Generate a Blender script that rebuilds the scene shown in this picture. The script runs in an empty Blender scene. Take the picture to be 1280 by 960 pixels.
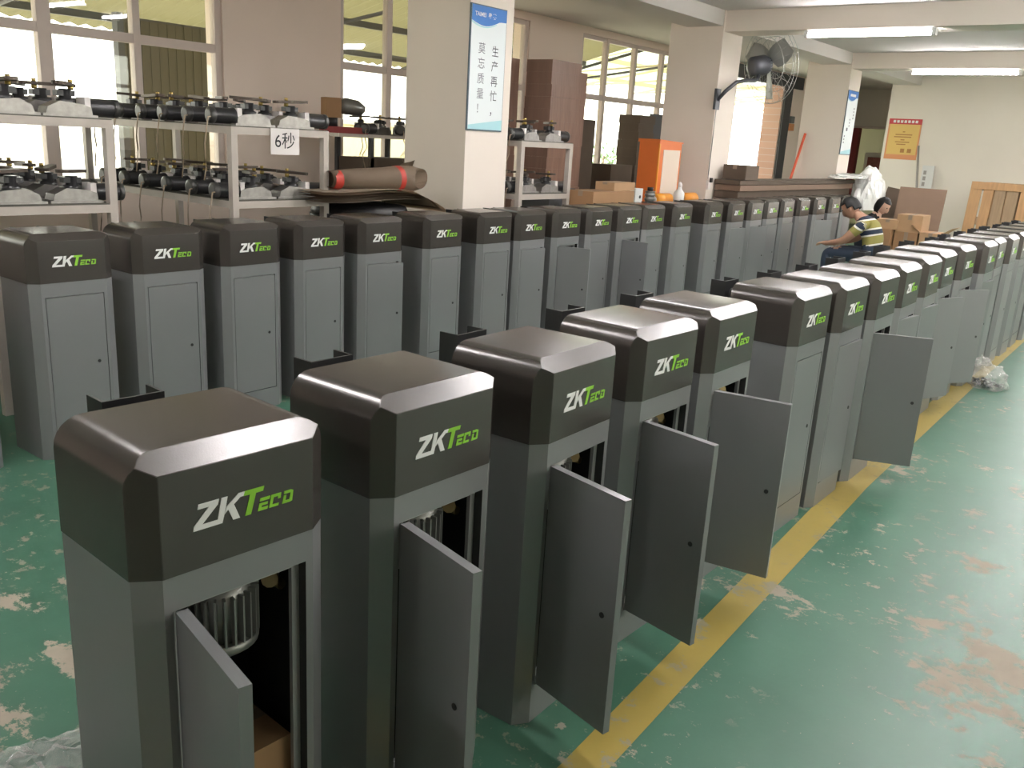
import bpy, bmesh, math, random
from mathutils import Vector, Matrix
random.seed(7)
S = bpy.context.scene
C = S.collection
PI = math.pi
R = math.radians

# ------------------------------------------------------------------ camera
cam = bpy.data.cameras.new('camera')
cam.sensor_width = 36.0
cam.lens = 1104.97 / 1280 * 36.0
cam.clip_start = 0.05
co = bpy.data.objects.new('camera', cam)
C.objects.link(co)
_f = Vector((0.76355, 0.58686, -0.26941))
_r = Vector((0.62079, -0.78198, 0.05601))
_u = Vector((0.17781, 0.21001, 0.96139))
co.matrix_world = Matrix(((_r.x, _u.x, -_f.x, 0), (_r.y, _u.y, -_f.y, 0),
                          (_r.z, _u.z, -_f.z, 1.50795), (0, 0, 0, 1)))
S.camera = co

# ------------------------------------------------------------------ world, exposure
W = bpy.data.worlds.new('overcast_sky')
S.world = W
W.use_nodes = True
W.node_tree.nodes['Background'].inputs[0].default_value = (1.0, 0.97, 0.94, 1)
W.node_tree.nodes['Background'].inputs[1].default_value = 3.6
S.view_settings.view_transform = 'Standard'
S.view_settings.look = 'None'
S.view_settings.exposure = 1.0
S.view_settings.gamma = 1.0
S.view_settings.use_curve_mapping = False
S.cycles.use_denoising = True
S.cycles.max_bounces = 8
S.cycles.diffuse_bounces = 4
S.cycles.transparent_max_bounces = 12
S.cycles.sample_clamp_indirect = 6.0
TUBE_STRENGTH = 54.0


def portal(loc, rot, sx, sy):
    l = bpy.data.lights.new('sky_portal', 'AREA')
    l.shape = 'RECTANGLE'
    l.size, l.size_y = sx, sy
    l.cycles.is_portal = True
    o = bpy.data.objects.new('sky_portal', l)
    o.location, o.rotation_euler = loc, rot
    C.objects.link(o)


# windows of the left wall (x0, x1), the open doors and the windows of the unseen right wall
WIN = [(0.35, 3.0 + 1.77), (6.08, 9.06), (10.2, 13.2)]
for a, b in WIN:
    portal(((a + b) / 2, 7.12, 1.9), (R(-90), 0, 0), b - a, 1.9)
portal((15.8, 7.4, 1.4), (R(-90), 0, 0), 2.5, 2.7)
RWIN = [(1.6, 4.8), (5.8, 9.0), (10.2, 13.2)]
for a, b in RWIN:
    portal(((a + b) / 2, -5.1, 1.85), (R(90), 0, 0), b - a, 1.8)
portal((17.6, 1.3, 1.35), (R(90), 0, R(90)), 2.0, 2.7)


# ------------------------------------------------------------------ materials
def nt(name):
    m = bpy.data.materials.new(name)
    m.use_nodes = True
    n = m.node_tree
    return m, n, n.nodes, n.links, n.nodes['Principled BSDF']


def rgb(h):
    """sRGB 0-255 triple to linear"""
    return tuple(((c / 255) / 12.92 if c / 255 <= 0.04045 else ((c / 255 + 0.055) / 1.055) ** 2.4) for c in h)


def mat(name, col, rough=0.5, metal=0.0, var=0.0, scale=8.0, bump=0.0, bscale=None, spec=0.5, stretch=None):
    m, n, N, L, b = nt(name)
    b.inputs['Base Color'].default_value = (*col, 1)
    b.inputs['Roughness'].default_value = rough
    b.inputs['Metallic'].default_value = metal
    b.inputs['Specular IOR Level'].default_value = spec
    if var or bump:
        tc = N.new('ShaderNodeTexCoord')
        mp = N.new('ShaderNodeMapping')
        if stretch:
            mp.inputs['Scale'].default_value = stretch
        L.new(tc.outputs['Object'], mp.inputs[0])
    if var:
        no = N.new('ShaderNodeTexNoise')
        no.inputs['Scale'].default_value = scale
        no.inputs['Detail'].default_value = 5
        L.new(mp.outputs[0], no.inputs['Vector'])
        mx = N.new('ShaderNodeMix')
        mx.data_type = 'RGBA'
        mx.inputs['A'].default_value = (*[max(0, c * (1 - var)) for c in col], 1)
        mx.inputs['B'].default_value = (*[min(1, c * (1 + var)) for c in col], 1)
        L.new(no.outputs['Fac'], mx.inputs['Factor'])
        L.new(mx.outputs['Result'], b.inputs['Base Color'])
    if bump:
        n2 = N.new('ShaderNodeTexNoise')
        n2.inputs['Scale'].default_value = bscale or scale * 4
        n2.inputs['Detail'].default_value = 3
        L.new(mp.outputs[0], n2.inputs['Vector'])
        bp = N.new('ShaderNodeBump')
        bp.inputs['Strength'].default_value = bump
        bp.inputs['Distance'].default_value = 0.01
        L.new(n2.outputs['Fac'], bp.inputs['Height'])
        L.new(bp.outputs[0], b.inputs['Normal'])
    return m


def emis(name, col, s):
    m, n, N, L, b = nt(name)
    b.inputs['Base Color'].default_value = (*col, 1)
    b.inputs['Emission Color'].default_value = (*col, 1)
    b.inputs['Emission Strength'].default_value = s
    return m


def glass(name, tint, refl=0.06):
    m, n, N, L, b = nt(name)
    N.remove(b)
    t = N.new('ShaderNodeBsdfTransparent')
    t.inputs[0].default_value = (*tint, 1)
    g = N.new('ShaderNodeBsdfGlossy')
    g.inputs['Roughness'].default_value = 0.02
    fr = N.new('ShaderNodeLayerWeight')
    fr.inputs[0].default_value = 0.5
    pw = N.new('ShaderNodeMath')
    pw.operation = 'POWER'
    pw.inputs[1].default_value = 5.0
    L.new(fr.outputs['Facing'], pw.inputs[0])
    ad = N.new('ShaderNodeMath')
    ad.operation = 'ADD'
    ad.use_clamp = True
    ad.inputs[1].default_value = refl
    L.new(pw.outputs[0], ad.inputs[0])
    mx = N.new('ShaderNodeMixShader')
    L.new(ad.outputs[0], mx.inputs[0])
    L.new(t.outputs[0], mx.inputs[1])
    L.new(g.outputs[0], mx.inputs[2])
    L.new(mx.outputs[0], N['Material Output'].inputs[0])
    return m


def film(name, col, alpha):
    """clear crumpled plastic film: part see-through, part glossy white"""
    m, n, N, L, b = nt(name)
    b.inputs['Base Color'].default_value = (*col, 1)
    b.inputs['Roughness'].default_value = 0.18
    b.inputs['Specular IOR Level'].default_value = 0.9
    t = N.new('ShaderNodeBsdfTransparent')
    mx = N.new('ShaderNodeMixShader')
    mx.inputs[0].default_value = alpha
    L.new(t.outputs[0], mx.inputs[1])
    L.new(b.outputs[0], mx.inputs[2])
    L.new(mx.outputs[0], N['Material Output'].inputs[0])
    return m


def translucent(name, col, fac=0.6, stripes=0.0):
    m, n, N, L, b = nt(name)
    b.inputs['Base Color'].default_value = (*col, 1)
    b.inputs['Roughness'].default_value = 0.6
    t = N.new('ShaderNodeBsdfTranslucent')
    t.inputs[0].default_value = (*col, 1)
    mx = N.new('ShaderNodeMixShader')
    mx.inputs[0].default_value = fac
    L.new(b.outputs[0], mx.inputs[1])
    L.new(t.outputs[0], mx.inputs[2])
    L.new(mx.outputs[0], N['Material Output'].inputs[0])
    return m


def floor_mat(name, base, dark, worn, lo, hi, line=False):
    m, n, N, L, b = nt(name)
    tc = N.new('ShaderNodeTexCoord')

    def noise(scale, detail, rough=0.6, st=None, off=0):
        mp = N.new('ShaderNodeMapping')
        mp.inputs['Scale'].default_value = st or (1, 1, 1)
        mp.inputs['Location'].default_value = (off, off * 1.7, 0)
        L.new(tc.outputs['Object'], mp.inputs[0])
        k = N.new('ShaderNodeTexNoise')
        k.inputs['Scale'].default_value = scale
        k.inputs['Detail'].default_value = detail
        k.inputs['Roughness'].default_value = rough
        L.new(mp.outputs[0], k.inputs['Vector'])
        return k.outputs['Fac']

    def ramp(src, a, c):
        r = N.new('ShaderNodeMapRange')
        r.inputs['From Min'].default_value = a
        r.inputs['From Max'].default_value = c
        L.new(src, r.inputs['Value'])
        return r.outputs[0]

    def mix(f, a, c):
        x = N.new('ShaderNodeMix')
        x.data_type = 'RGBA'
        L.new(f, x.inputs['Factor'])
        for s, v in (('A', a), ('B', c)):
            if isinstance(v, tuple):
                x.inputs[s].default_value = (*v, 1)
            else:
                L.new(v, x.inputs[s])
        return x.outputs['Result']

    def mul(a, c):
        q = N.new('ShaderNodeMath')
        q.operation = 'MULTIPLY'
        L.new(a, q.inputs[0])
        L.new(c, q.inputs[1])
        return q.outputs[0]

    def mx(a, c):
        q = N.new('ShaderNodeMath')
        q.operation = 'MAXIMUM'
        L.new(a, q.inputs[0])
        L.new(c, q.inputs[1])
        return q.outputs[0]

    tone = ramp(noise(1.6, 6), 0.3, 0.75)
    c0 = mix(tone, base, dark)
    bg = N.new('ShaderNodeMath')                                        # where the paint is worn at all
    bg.operation = 'MULTIPLY_ADD'
    bg.inputs[1].default_value = 0.45
    L.new(noise(0.6, 2, 0.5, off=3.1), bg.inputs[0])
    L.new(noise(3.0, 12, 0.76, (1.25, 0.85, 1), 1.3), bg.inputs[2])
    big = ramp(bg.outputs[0], lo, hi)
    patch = big
    flecks = ramp(noise(15, 6, 0.7, (1, 0.8, 1), 5.0), 0.58, 0.61)
    specks = ramp(noise(60, 3, 0.6, (1, 1, 1), 9.0), 0.70, 0.74)
    w = mx(mul(big, patch), mx(mul(flecks, ramp(noise(1.1, 3, 0.5, off=7), 0.42, 0.6)), specks))
    wc = mix(noise(9, 4), worn, tuple(c * 0.62 for c in worn))
    col = mix(w, c0, wc)
    L.new(col, b.inputs['Base Color'])
    r = N.new('ShaderNodeMapRange')
    r.inputs['To Min'].default_value = 0.40
    r.inputs['To Max'].default_value = 0.75
    L.new(w, r.inputs['Value'])
    L.new(r.outputs[0], b.inputs['Roughness'])
    bp = N.new('ShaderNodeBump')
    bp.inputs['Strength'].default_value = 0.12
    bp.inputs['Distance'].default_value = 0.01
    L.new(noise(6, 6), bp.inputs['Height'])
    L.new(bp.outputs[0], b.inputs['Normal'])
    return m


def brick_mat(name):
    m, n, N, L, b = nt(name)
    tc = N.new('ShaderNodeTexCoord')
    br = N.new('ShaderNodeTexBrick')
    br.inputs['Color1'].default_value = (0.36, 0.21, 0.16, 1)
    br.inputs['Color2'].default_value = (0.42, 0.26, 0.20, 1)
    br.inputs['Mortar'].default_value = (0.42, 0.35, 0.31, 1)
    br.inputs['Scale'].default_value = 4
    mp = N.new('ShaderNodeMapping')
    mp.inputs['Rotation'].default_value = (R(90), 0, R(90))
    L.new(tc.outputs['Object'], mp.inputs[0])
    L.new(mp.outputs[0], br.inputs['Vector'])
    L.new(br.outputs[0], b.inputs['Base Color'])
    b.inputs['Roughness'].default_value = 0.9
    return m


def stripe_mat(name):
    """striped knit: olive, white and navy bands along the stored coordinate 't' (metres down the shirt)"""
    m, n, N, L, b = nt(name)
    at = N.new('ShaderNodeAttribute')
    at.attribute_name = 't'
    md = N.new('ShaderNodeMath')
    md.operation = 'MULTIPLY'
    md.inputs[1].default_value = 1 / 0.17
    L.new(at.outputs['Fac'], md.inputs[0])
    fr = N.new('ShaderNodeMath')
    fr.operation = 'FRACT'
    L.new(md.outputs[0], fr.inputs[0])
    rp = N.new('ShaderNodeValToRGB')
    rp.color_ramp.interpolation = 'CONSTANT'
    e = rp.color_ramp.elements
    olive, white, navy = (0.29, 0.26, 0.075, 1), (0.75, 0.73, 0.66, 1), (0.02, 0.03, 0.055, 1)
    e[0].position, e[0].color = 0.0, olive
    e[1].position, e[1].color = 0.33, white
    for p, c in ((0.43, navy), (0.72, white), (0.82, olive)):
        k = e.new(p)
        k.color = c
    L.new(fr.outputs[0], rp.inputs[0])
    L.new(rp.outputs[0], b.inputs['Base Color'])
    b.inputs['Roughness'].default_value = 0.9
    return m


M = {}
M['floor'] = floor_mat('green_floor_paint', (0.056, 0.155, 0.100), (0.036, 0.112, 0.072), (0.40, 0.345, 0.27), 0.80, 0.825)
M['line'] = floor_mat('yellow_line_paint', (0.37, 0.275, 0.06), (0.30, 0.235, 0.06), (0.36, 0.33, 0.22), 0.80, 0.83)
M['wall'] = mat('wall_plaster', (0.86, 0.73, 0.65), 0.85, var=0.06, scale=1.2, bump=0.05, bscale=30)
M['wallfar'] = mat('far_wall_plaster', (0.76, 0.71, 0.63), 0.85, var=0.12, scale=0.7, bump=0.05, bscale=30)
M['ceil'] = mat('ceiling_paint', (0.70, 0.66, 0.63), 0.9, var=0.05, scale=1.0)
M['column'] = mat('column_paint', (0.88, 0.79, 0.71), 0.7, var=0.05, scale=1.5)
M['winframe'] = mat('window_frame_alu', (0.62, 0.53, 0.49), 0.5, var=0.08)
M['glass'] = glass('window_glass', (0.93, 0.95, 0.9))
M['lampwhite'] = mat('lamp_housing_white', (0.8, 0.8, 0.8), 0.4)
M['tube'] = emis('tube_glow', (1.0, 0.96, 0.97), TUBE_STRENGTH)
M['cap'] = mat('cap_dark_metallic_paint', (0.050, 0.043, 0.038), 0.24, 0.15, var=0.10, scale=3, bump=0.03, bscale=350, spec=0.9)
M['body'] = mat('body_silver_grey_paint', (0.235, 0.24, 0.245), 0.32, 0.3, var=0.04, scale=3, bump=0.02, bscale=300)
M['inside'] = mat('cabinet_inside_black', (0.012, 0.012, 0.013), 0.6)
M['seam'] = mat('door_seam_dark', (0.03, 0.03, 0.03), 0.8)
M['lip'] = mat('door_frame_grey', (0.33, 0.335, 0.335), 0.4, 0.3)
M['black'] = mat('black_powder_coat', (0.012, 0.012, 0.013), 0.45)
M['logow'] = mat('logo_white', (0.80, 0.80, 0.79), 0.5)
M['logog'] = mat('logo_green', (0.24, 0.55, 0.03), 0.5)
M['alu'] = mat('cast_aluminium', (0.34, 0.325, 0.31), 0.36, 0.75, var=0.4, scale=25, bump=0.08, bscale=90)
M['mblack'] = mat('motor_dark_paint', (0.045, 0.045, 0.047), 0.3, 0.3, var=0.1)
M['mfin'] = mat('finned_motor_grey', (0.26, 0.26, 0.25), 0.35, 0.5, var=0.1)
M['mcap'] = mat('motor_end_cap', (0.09, 0.09, 0.088), 0.35, 0.5)
M['mgrey'] = mat('motor_grey_paint', (0.22, 0.22, 0.21), 0.32, 0.6, var=0.1)
M['brass'] = mat('brass', (0.62, 0.45, 0.15), 0.3, 0.9)
M['arm'] = mat('crank_arm_steel', (0.10, 0.08, 0.065), 0.45, 0.6, var=0.2)
M['wire'] = mat('pale_cable', (0.42, 0.33, 0.24), 0.6)
M['rack'] = mat('rack_steel_paint', (0.50, 0.45, 0.40), 0.5, 0.1, var=0.15, scale=9)
M['shelf'] = mat('shelf_board_dark', (0.09, 0.085, 0.07), 0.7, var=0.2)
M['paper'] = mat('white_paper', (0.85, 0.80, 0.78), 0.8)
M['ink'] = mat('black_ink', (0.02, 0.02, 0.022), 0.7)
M['signwhite'] = mat('sign_white', (0.80, 0.86, 0.88), 0.4)
M['signblue'] = mat('sign_blue', (0.03, 0.19, 0.60), 0.4)
M['signpale'] = mat('sign_pale_blue', (0.42, 0.72, 0.78), 0.4)
M['signedge'] = mat('sign_edge_dark', (0.08, 0.12, 0.16), 0.5)
M['inkblue'] = mat('sign_ink', (0.03, 0.04, 0.06), 0.6)
M['inkpale'] = mat('sign_ink_faded', (0.17, 0.18, 0.22), 0.6)
M['carton'] = mat('brown_carton', (0.35, 0.20, 0.10), 0.8, var=0.12, scale=5)
M['carton2'] = mat('brown_carton_wrapped', (0.27, 0.165, 0.125), 0.32, var=0.3, scale=6, bump=0.3, bscale=14, stretch=(3, 3, 0.4))
M['carton3'] = mat('dark_carton', (0.105, 0.075, 0.052), 0.75, var=0.2, scale=5)
M['carton4'] = mat('light_carton', (0.45, 0.28, 0.15), 0.8, var=0.12, scale=5)
M['edge'] = mat('corrugated_edge', (0.22, 0.13, 0.07), 0.9, var=0.35, scale=20, stretch=(1, 1, 12))
M['board'] = mat('brown_hardboard', (0.215, 0.14, 0.095), 0.7, var=0.08)
M['wood'] = mat('pallet_wood', (0.46, 0.27, 0.13), 0.8, var=0.35, scale=5, bump=0.2, stretch=(1, 6, 0.7))
M['wood2'] = mat('pallet_wood_grey', (0.33, 0.23, 0.14), 0.85, var=0.35, scale=5, bump=0.2, stretch=(1, 6, 0.7))
M['orange'] = mat('orange_paint', (0.80, 0.19, 0.035), 0.45, var=0.06)
M['cream'] = mat('cream_panel', (0.85, 0.72, 0.60), 0.6)
M['orange2'] = mat('orange_plastic', (0.85, 0.33, 0.03), 0.4)
M['film'] = film('clear_plastic_film', (0.70, 0.69, 0.66), 0.33)
M['filmw'] = film('white_plastic_sheet', (0.90, 0.90, 0.88), 0.93)
M['roll'] = mat('kraft_paper', (0.30, 0.225, 0.16), 0.7, var=0.1)
M['sheet'] = mat('pale_kraft_sheet', (0.60, 0.50, 0.39), 0.8, var=0.1)
M['red'] = mat('red_tape', (0.45, 0.035, 0.02), 0.5)
M['dred'] = mat('dark_red_curtain', (0.28, 0.05, 0.05), 0.8)
M['redstick'] = mat('red_pole_paint', (0.70, 0.12, 0.06), 0.5)
M['poster_r'] = mat('poster_red', (0.55, 0.06, 0.07), 0.5)
M['poster_y'] = mat('poster_yellow', (0.72, 0.50, 0.16), 0.5)
M['poster_o'] = mat('poster_orange', (0.70, 0.30, 0.14), 0.5)
M['poster_t'] = mat('poster_text', (0.42, 0.20, 0.06), 0.6)
M['skin'] = mat('skin', (0.45, 0.25, 0.17), 0.55)
M['skin2'] = mat('pale_skin', (0.62, 0.40, 0.30), 0.55)
M['hair'] = mat('black_hair', (0.010, 0.010, 0.011), 0.5, bump=0.3, bscale=120)
M['shirt'] = stripe_mat('striped_shirt')
M['jeans'] = mat('dark_jeans', (0.020, 0.033, 0.055), 0.85, var=0.2, scale=12)
M['blackcloth'] = mat('black_cloth', (0.012, 0.012, 0.014), 0.9)
M['shoe'] = mat('dark_shoe', (0.02, 0.02, 0.02), 0.6)
M['eye'] = mat('eye_dark', (0.01, 0.01, 0.01), 0.2)
M['lips'] = mat('lips', (0.35, 0.13, 0.10), 0.5)
M['fan'] = mat('fan_grey_metal', (0.10, 0.105, 0.12), 0.4, 0.5)
M['blade'] = mat('fan_blade_grey', (0.50, 0.51, 0.50), 0.4, 0.4)
M['greycabinet'] = mat('grey_steel_box', (0.17, 0.18, 0.19), 0.5, 0.2)
M['tabletop'] = mat('worktable_top', (0.20, 0.16, 0.12), 0.7)
M['canopy'] = translucent('olive_fibreglass_sheet', (0.12, 0.107, 0.052), 0.6)
M['canopy2'] = translucent('pale_green_fibreglass_sheet', (0.50, 0.58, 0.44), 0.75)
M['outground'] = mat('outdoor_concrete', (0.55, 0.52, 0.45), 0.9, var=0.1)
M['shed'] = mat('olive_shed_sheet', (0.085, 0.075, 0.042), 0.7, var=0.1, scale=2)
M['yard'] = mat('cream_yard_wall', (0.80, 0.72, 0.48), 0.9, var=0.08, scale=1)
M['leaf'] = mat('shrub_leaf', (0.30, 0.50, 0.28), 0.6, var=0.3)
M['brick'] = brick_mat('red_brick')
M['dark'] = mat('dark_steel_frame', (0.07, 0.07, 0.075), 0.6)
M['doorcream'] = mat('pale_green_plaster', (0.60, 0.60, 0.42), 0.85)
M['picture'] = mat('picture_red_print', (0.30, 0.09, 0.07), 0.5, var=0.6, scale=14)
M['pframe'] = mat('white_picture_frame', (0.75, 0.72, 0.62), 0.6)
M['gold'] = mat('fitting_gold', (0.20, 0.155, 0.075), 0.35, 0.8)
M['greyrod'] = mat('grey_rod', (0.32, 0.30, 0.28), 0.6)
M['whiteboard'] = mat('white_board', (0.70, 0.70, 0.68), 0.6)
M['metalbits'] = mat('metal_fasteners', (0.10, 0.10, 0.13), 0.35, 0.8)


# ------------------------------------------------------------------ mesh helpers
def box(bm, x0, x1, y0, y1, z0, z1, mi=0):
    v = [bm.verts.new(p) for p in ((x0, y0, z0), (x1, y0, z0), (x1, y1, z0), (x0, y1, z0),
                                   (x0, y0, z1), (x1, y0, z1), (x1, y1, z1), (x0, y1, z1))]
    for f in ((3, 2, 1, 0), (4, 5, 6, 7), (0, 1, 5, 4), (1, 2, 6, 5), (2, 3, 7, 6), (3, 0, 4, 7)):
        fc = bm.faces.new([v[i] for i in f])
        fc.material_index = mi
    return v


def tube(bm, pts, r, n=8, mi=0, smooth=True, cap=True):
    """round bar through a list of points; r is a number or a list"""
    pts = [Vector(p) for p in pts]
    rr = r if isinstance(r, (list, tuple)) else [r] * len(pts)
    rings = []
    for i, p in enumerate(pts):
        d = (pts[min(i + 1, len(pts) - 1)] - pts[max(i - 1, 0)]).normalized()
        a = d.cross(Vector((0, 0, 1)))
        if a.length < 1e-3:
            a = d.cross(Vector((1, 0, 0)))
        a.normalize()
        b = d.cross(a)
        rings.append([bm.verts.new(p + rr[i] * (a * math.cos(2 * PI * k / n) + b * math.sin(2 * PI * k / n)))
                      for k in range(n)])
    for i in range(len(rings) - 1):
        for k in range(n):
            f = bm.faces.new((rings[i][k], rings[i][(k + 1) % n], rings[i + 1][(k + 1) % n], rings[i + 1][k]))
            f.material_index = mi
            f.smooth = smooth
    if cap:
        for g in (rings[0], rings[-1][::-1]):
            f = bm.faces.new(g[::-1])
            f.material_index = mi
    return rings


def prism(bm, poly, y0, y1, mi=0):
    """polygon given in (x, z), extruded from y0 to y1"""
    a = [bm.verts.new((p[0], y0, p[1])) for p in poly]
    b = [bm.verts.new((p[0], y1, p[1])) for p in poly]
    n = len(poly)
    fs = [bm.faces.new(a), bm.faces.new(b[::-1])]
    for i in range(n):
        fs.append(bm.faces.new((a[(i + 1) % n], a[i], b[i], b[(i + 1) % n])))
    for f in fs:
        f.material_index = mi


def mesh(name, bm, mats, bevel=0, fix=True):
    if bevel:
        es = [e for e in bm.edges if len(e.link_faces) == 2 and e.calc_face_angle(0) > R(28)]
        bmesh.ops.bevel(bm, geom=es, offset=bevel, segments=1 if bevel < 0.0018 else 2, affect='EDGES',
                        clamp_overlap=True)
    if fix:
        bmesh.ops.recalc_face_normals(bm, faces=bm.faces)
    me = bpy.data.meshes.new(name)
    bm.to_mesh(me)
    bm.free()
    for m in (mats if isinstance(mats, (list, tuple)) else [mats]):
        me.materials.append(M[m])
    return me


def put(name, me, parent=None, loc=(0, 0, 0), rot=(0, 0, 0), scale=None):
    o = bpy.data.objects.new(name, me)
    C.objects.link(o)
    o.location, o.rotation_euler = loc, rot
    if scale:
        o.scale = scale
    if parent:
        o.parent = parent
    return o


def tag(o, label, cat, group=None):
    o['label'] = label
    o['category'] = cat
    if group:
        o['group'] = group
    return o


def thing(name, label, cat, loc=(0, 0, 0), rz=0.0, group=None):
    o = bpy.data.objects.new(name, None)
    o.empty_display_size = 0.1
    C.objects.link(o)
    o.location, o.rotation_euler = loc, (0, 0, rz)
    return tag(o, label, cat, group)


def struct(name, bm, m, parent=None, bevel=0):
    o = put(name, mesh(name, bm, m, bevel), parent)
    if not parent:
        o['kind'] = 'structure'
    return o


def boxobj(name, m, parent, x0, x1, y0, y1, z0, z1, bevel=0.0):
    bm = bmesh.new()
    box(bm, x0, x1, y0, y1, z0, z1)
    return put(name, mesh(name, bm, m, bevel), parent)


def text_mesh(name, body, size, m, line=1.0, align='LEFT', bold=0.0):
    cu = bpy.data.curves.new(name, 'FONT')
    cu.body, cu.size, cu.space_line, cu.align_x = body, size, line, align
    cu.offset = bold
    o = bpy.data.objects.new(name, cu)
    C.objects.link(o)
    bpy.context.view_layer.update()
    me = bpy.data.meshes.new_from_object(o.evaluated_get(bpy.context.evaluated_depsgraph_get()))
    bpy.data.objects.remove(o)
    me.name = name
    me.materials.clear()
    me.materials.append(M[m])
    return me


ORD = ['first', 'second', 'third', 'fourth', 'fifth', 'sixth', 'seventh', 'eighth', 'ninth', 'tenth', 'eleventh',
       'twelfth', 'thirteenth', 'fourteenth', 'fifteenth', 'sixteenth', 'seventeenth', 'eighteenth', 'nineteenth',
       'twentieth', 'twenty-first', 'twenty-second']

# ================================================================== THE ROOM
CEIL = 2.95
bm = bmesh.new()
box(bm, -4.2, 21.2, -5.2, 7.2, -0.2, 0.0)
floor = struct('floor', bm, 'floor')
bm = bmesh.new()
v = [bm.verts.new(p) for p in ((-1.0, 0.795, 0.0012), (-1.0, 0.925, 0.0012), (1.6, 1.005, 0.0012), (4.1, 1.17, 0.0012),
                               (6.7, 1.235, 0.0012), (17, 1.40, 0.0012), (17, 1.27, 0.0012), (6.75, 1.10, 0.0012),
                               (4.15, 1.04, 0.0012), (1.65, 0.905, 0.0012))]
bm.faces.new(v[::-1])
o = put('yellow_line', mesh('yellow_line', bm, 'line'), floor)
o['label'] = 'worn yellow safety line'
bm = bmesh.new()
box(bm, -4.2, 17.7, -5.2, 7.2, CEIL, CEIL + 0.2)
box(bm, 17.7, 22.6, 4.95, 8.0, CEIL, CEIL + 0.2)
struct('ceiling', bm, 'ceil')


def wall_y(name, y0, y1, x0, x1, holes, m, z1=CEIL):
    """wall along X with rectangular holes (xa, xb, za, zb), sorted by xa"""
    bm = bmesh.new()
    x = x0
    for a, b, za, zb in holes:
        if a > x:
            box(bm, x, a, y0, y1, 0, z1)
        if za > 0:
            box(bm, a, b, y0, y1, 0, za)
        if zb < z1:
            box(bm, a, b, y0, y1, zb, z1)
        x = b
    if x1 > x:
        box(bm, x, x1, y0, y1, 0, z1)
    return struct(name, bm, m)


SILL, WTOP = 0.95, 2.86
wall_y('wall_left', 7.0, 7.25, -4.2, 21.2, [(a, b, SILL, WTOP) for a, b in WIN] + [(14.4, 17.05, 0, 2.74)], 'wall')
wall_y('wall_right', -5.25, -5.0, -4.2, 17.5, [(a, b, 0.95, 2.75) for a, b in RWIN], 'wall')
bm = bmesh.new()
box(bm, -4.4, -4.0, -5.2, 7.2, 0, CEIL)
struct('wall_near', bm, 'wall')
bm = bmesh.new()
box(bm, 17.5, 17.7, 2.3, 5.15, 0, CEIL)
box(bm, 17.5, 17.7, -5.2, 0.3, 0, CEIL)
box(bm, 17.5, 17.7, 0.3, 2.3, 2.7, CEIL)
struct('wall_far', bm, 'wallfar')
bm = bmesh.new()
box(bm, 21.0, 21.2, 4.9, 6.15, 0, CEIL)
box(bm, 21.0, 21.2, 6.15, 6.95, 2.12, CEIL)
box(bm, 21.0, 21.2, 6.95, 7.2, 0, CEIL)
struct('wall_far_bay', bm, 'wallfar')
bm = bmesh.new()
box(bm, 17.7, 21.2, 4.95, 5.15, 0, CEIL)
struct('wall_bay_side', bm, 'wallfar')
bm = bmesh.new()      # small room seen through the far doorway
box(bm, 22.4, 22.6, 5.2, 8.0, 0, CEIL)
box(bm, 21.2, 22.6, 7.6, 7.8, 0, CEIL)
box(bm, 21.2, 22.6, 5.2, 5.4, 0, CEIL)
box(bm, 21.2, 22.6, 5.2, 7.8, -0.2, 0)
struct('wall_back_room', bm, 'doorcream')
# brick reveal and dark frame of the big side door
bm = bmesh.new()
box(bm, 17.052, 17.2, 7.252, 7.36, 0, 2.74)
struct('wall_brick_pier', bm, 'brick')
bm = bmesh.new()
box(bm, 17.03, 17.0501, 7.0, 7.25, 0, 2.74)
o = struct('trim_1', bm, 'brick')
d1 = bpy.data.objects.new('door_1', None)
C.objects.link(d1)
d1['kind'] = 'structure'
boxobj('door_post', 'dark', d1, 17.08, 17.42, 6.96, 6.998, 0, 2.74)
boxobj('lintel', 'dark', d1, 14.3, 17.9, 6.95, 6.998, 2.70, 2.92)
d2 = bpy.data.objects.new('door_2', None)
C.objects.link(d2)
d2['kind'] = 'structure'
boxobj('door_frame', 'dred', d2, 20.93, 21.1, 6.72, 6.95, 0, 2.12)
boxobj('lintel', 'winframe', d2, 20.97, 21.05, 6.1, 6.95, 2.12, 2.17)

# beams
n = 1
for x in (1.06, 5.28, 9.48, 13.73):
    n += 1
    bm = bmesh.new()
    box(bm, x, x + 0.42, -5.0, 4.66, 2.735, CEIL + 0.02)
    struct('trim_%d' % n, bm, 'column')
bm = bmesh.new()
box(bm, -4.0, 17.5, 4.66, 5.1, 2.79, CEIL + 0.02)
struct('trim_%d' % (n + 1), bm, 'ceil')

# columns
for i, (x0, x1) in enumerate(((1.05, 1.55), (5.285, 5.80), (9.455, 9.95), (13.71, 14.20))):
    bm = bmesh.new()
    box(bm, x0, x1, 4.65, 5.30, 0, CEIL)
    if i:
        struct('wall_column_%d' % i, bm, 'column', bevel=0.008)
    else:
        bm.free()


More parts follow.
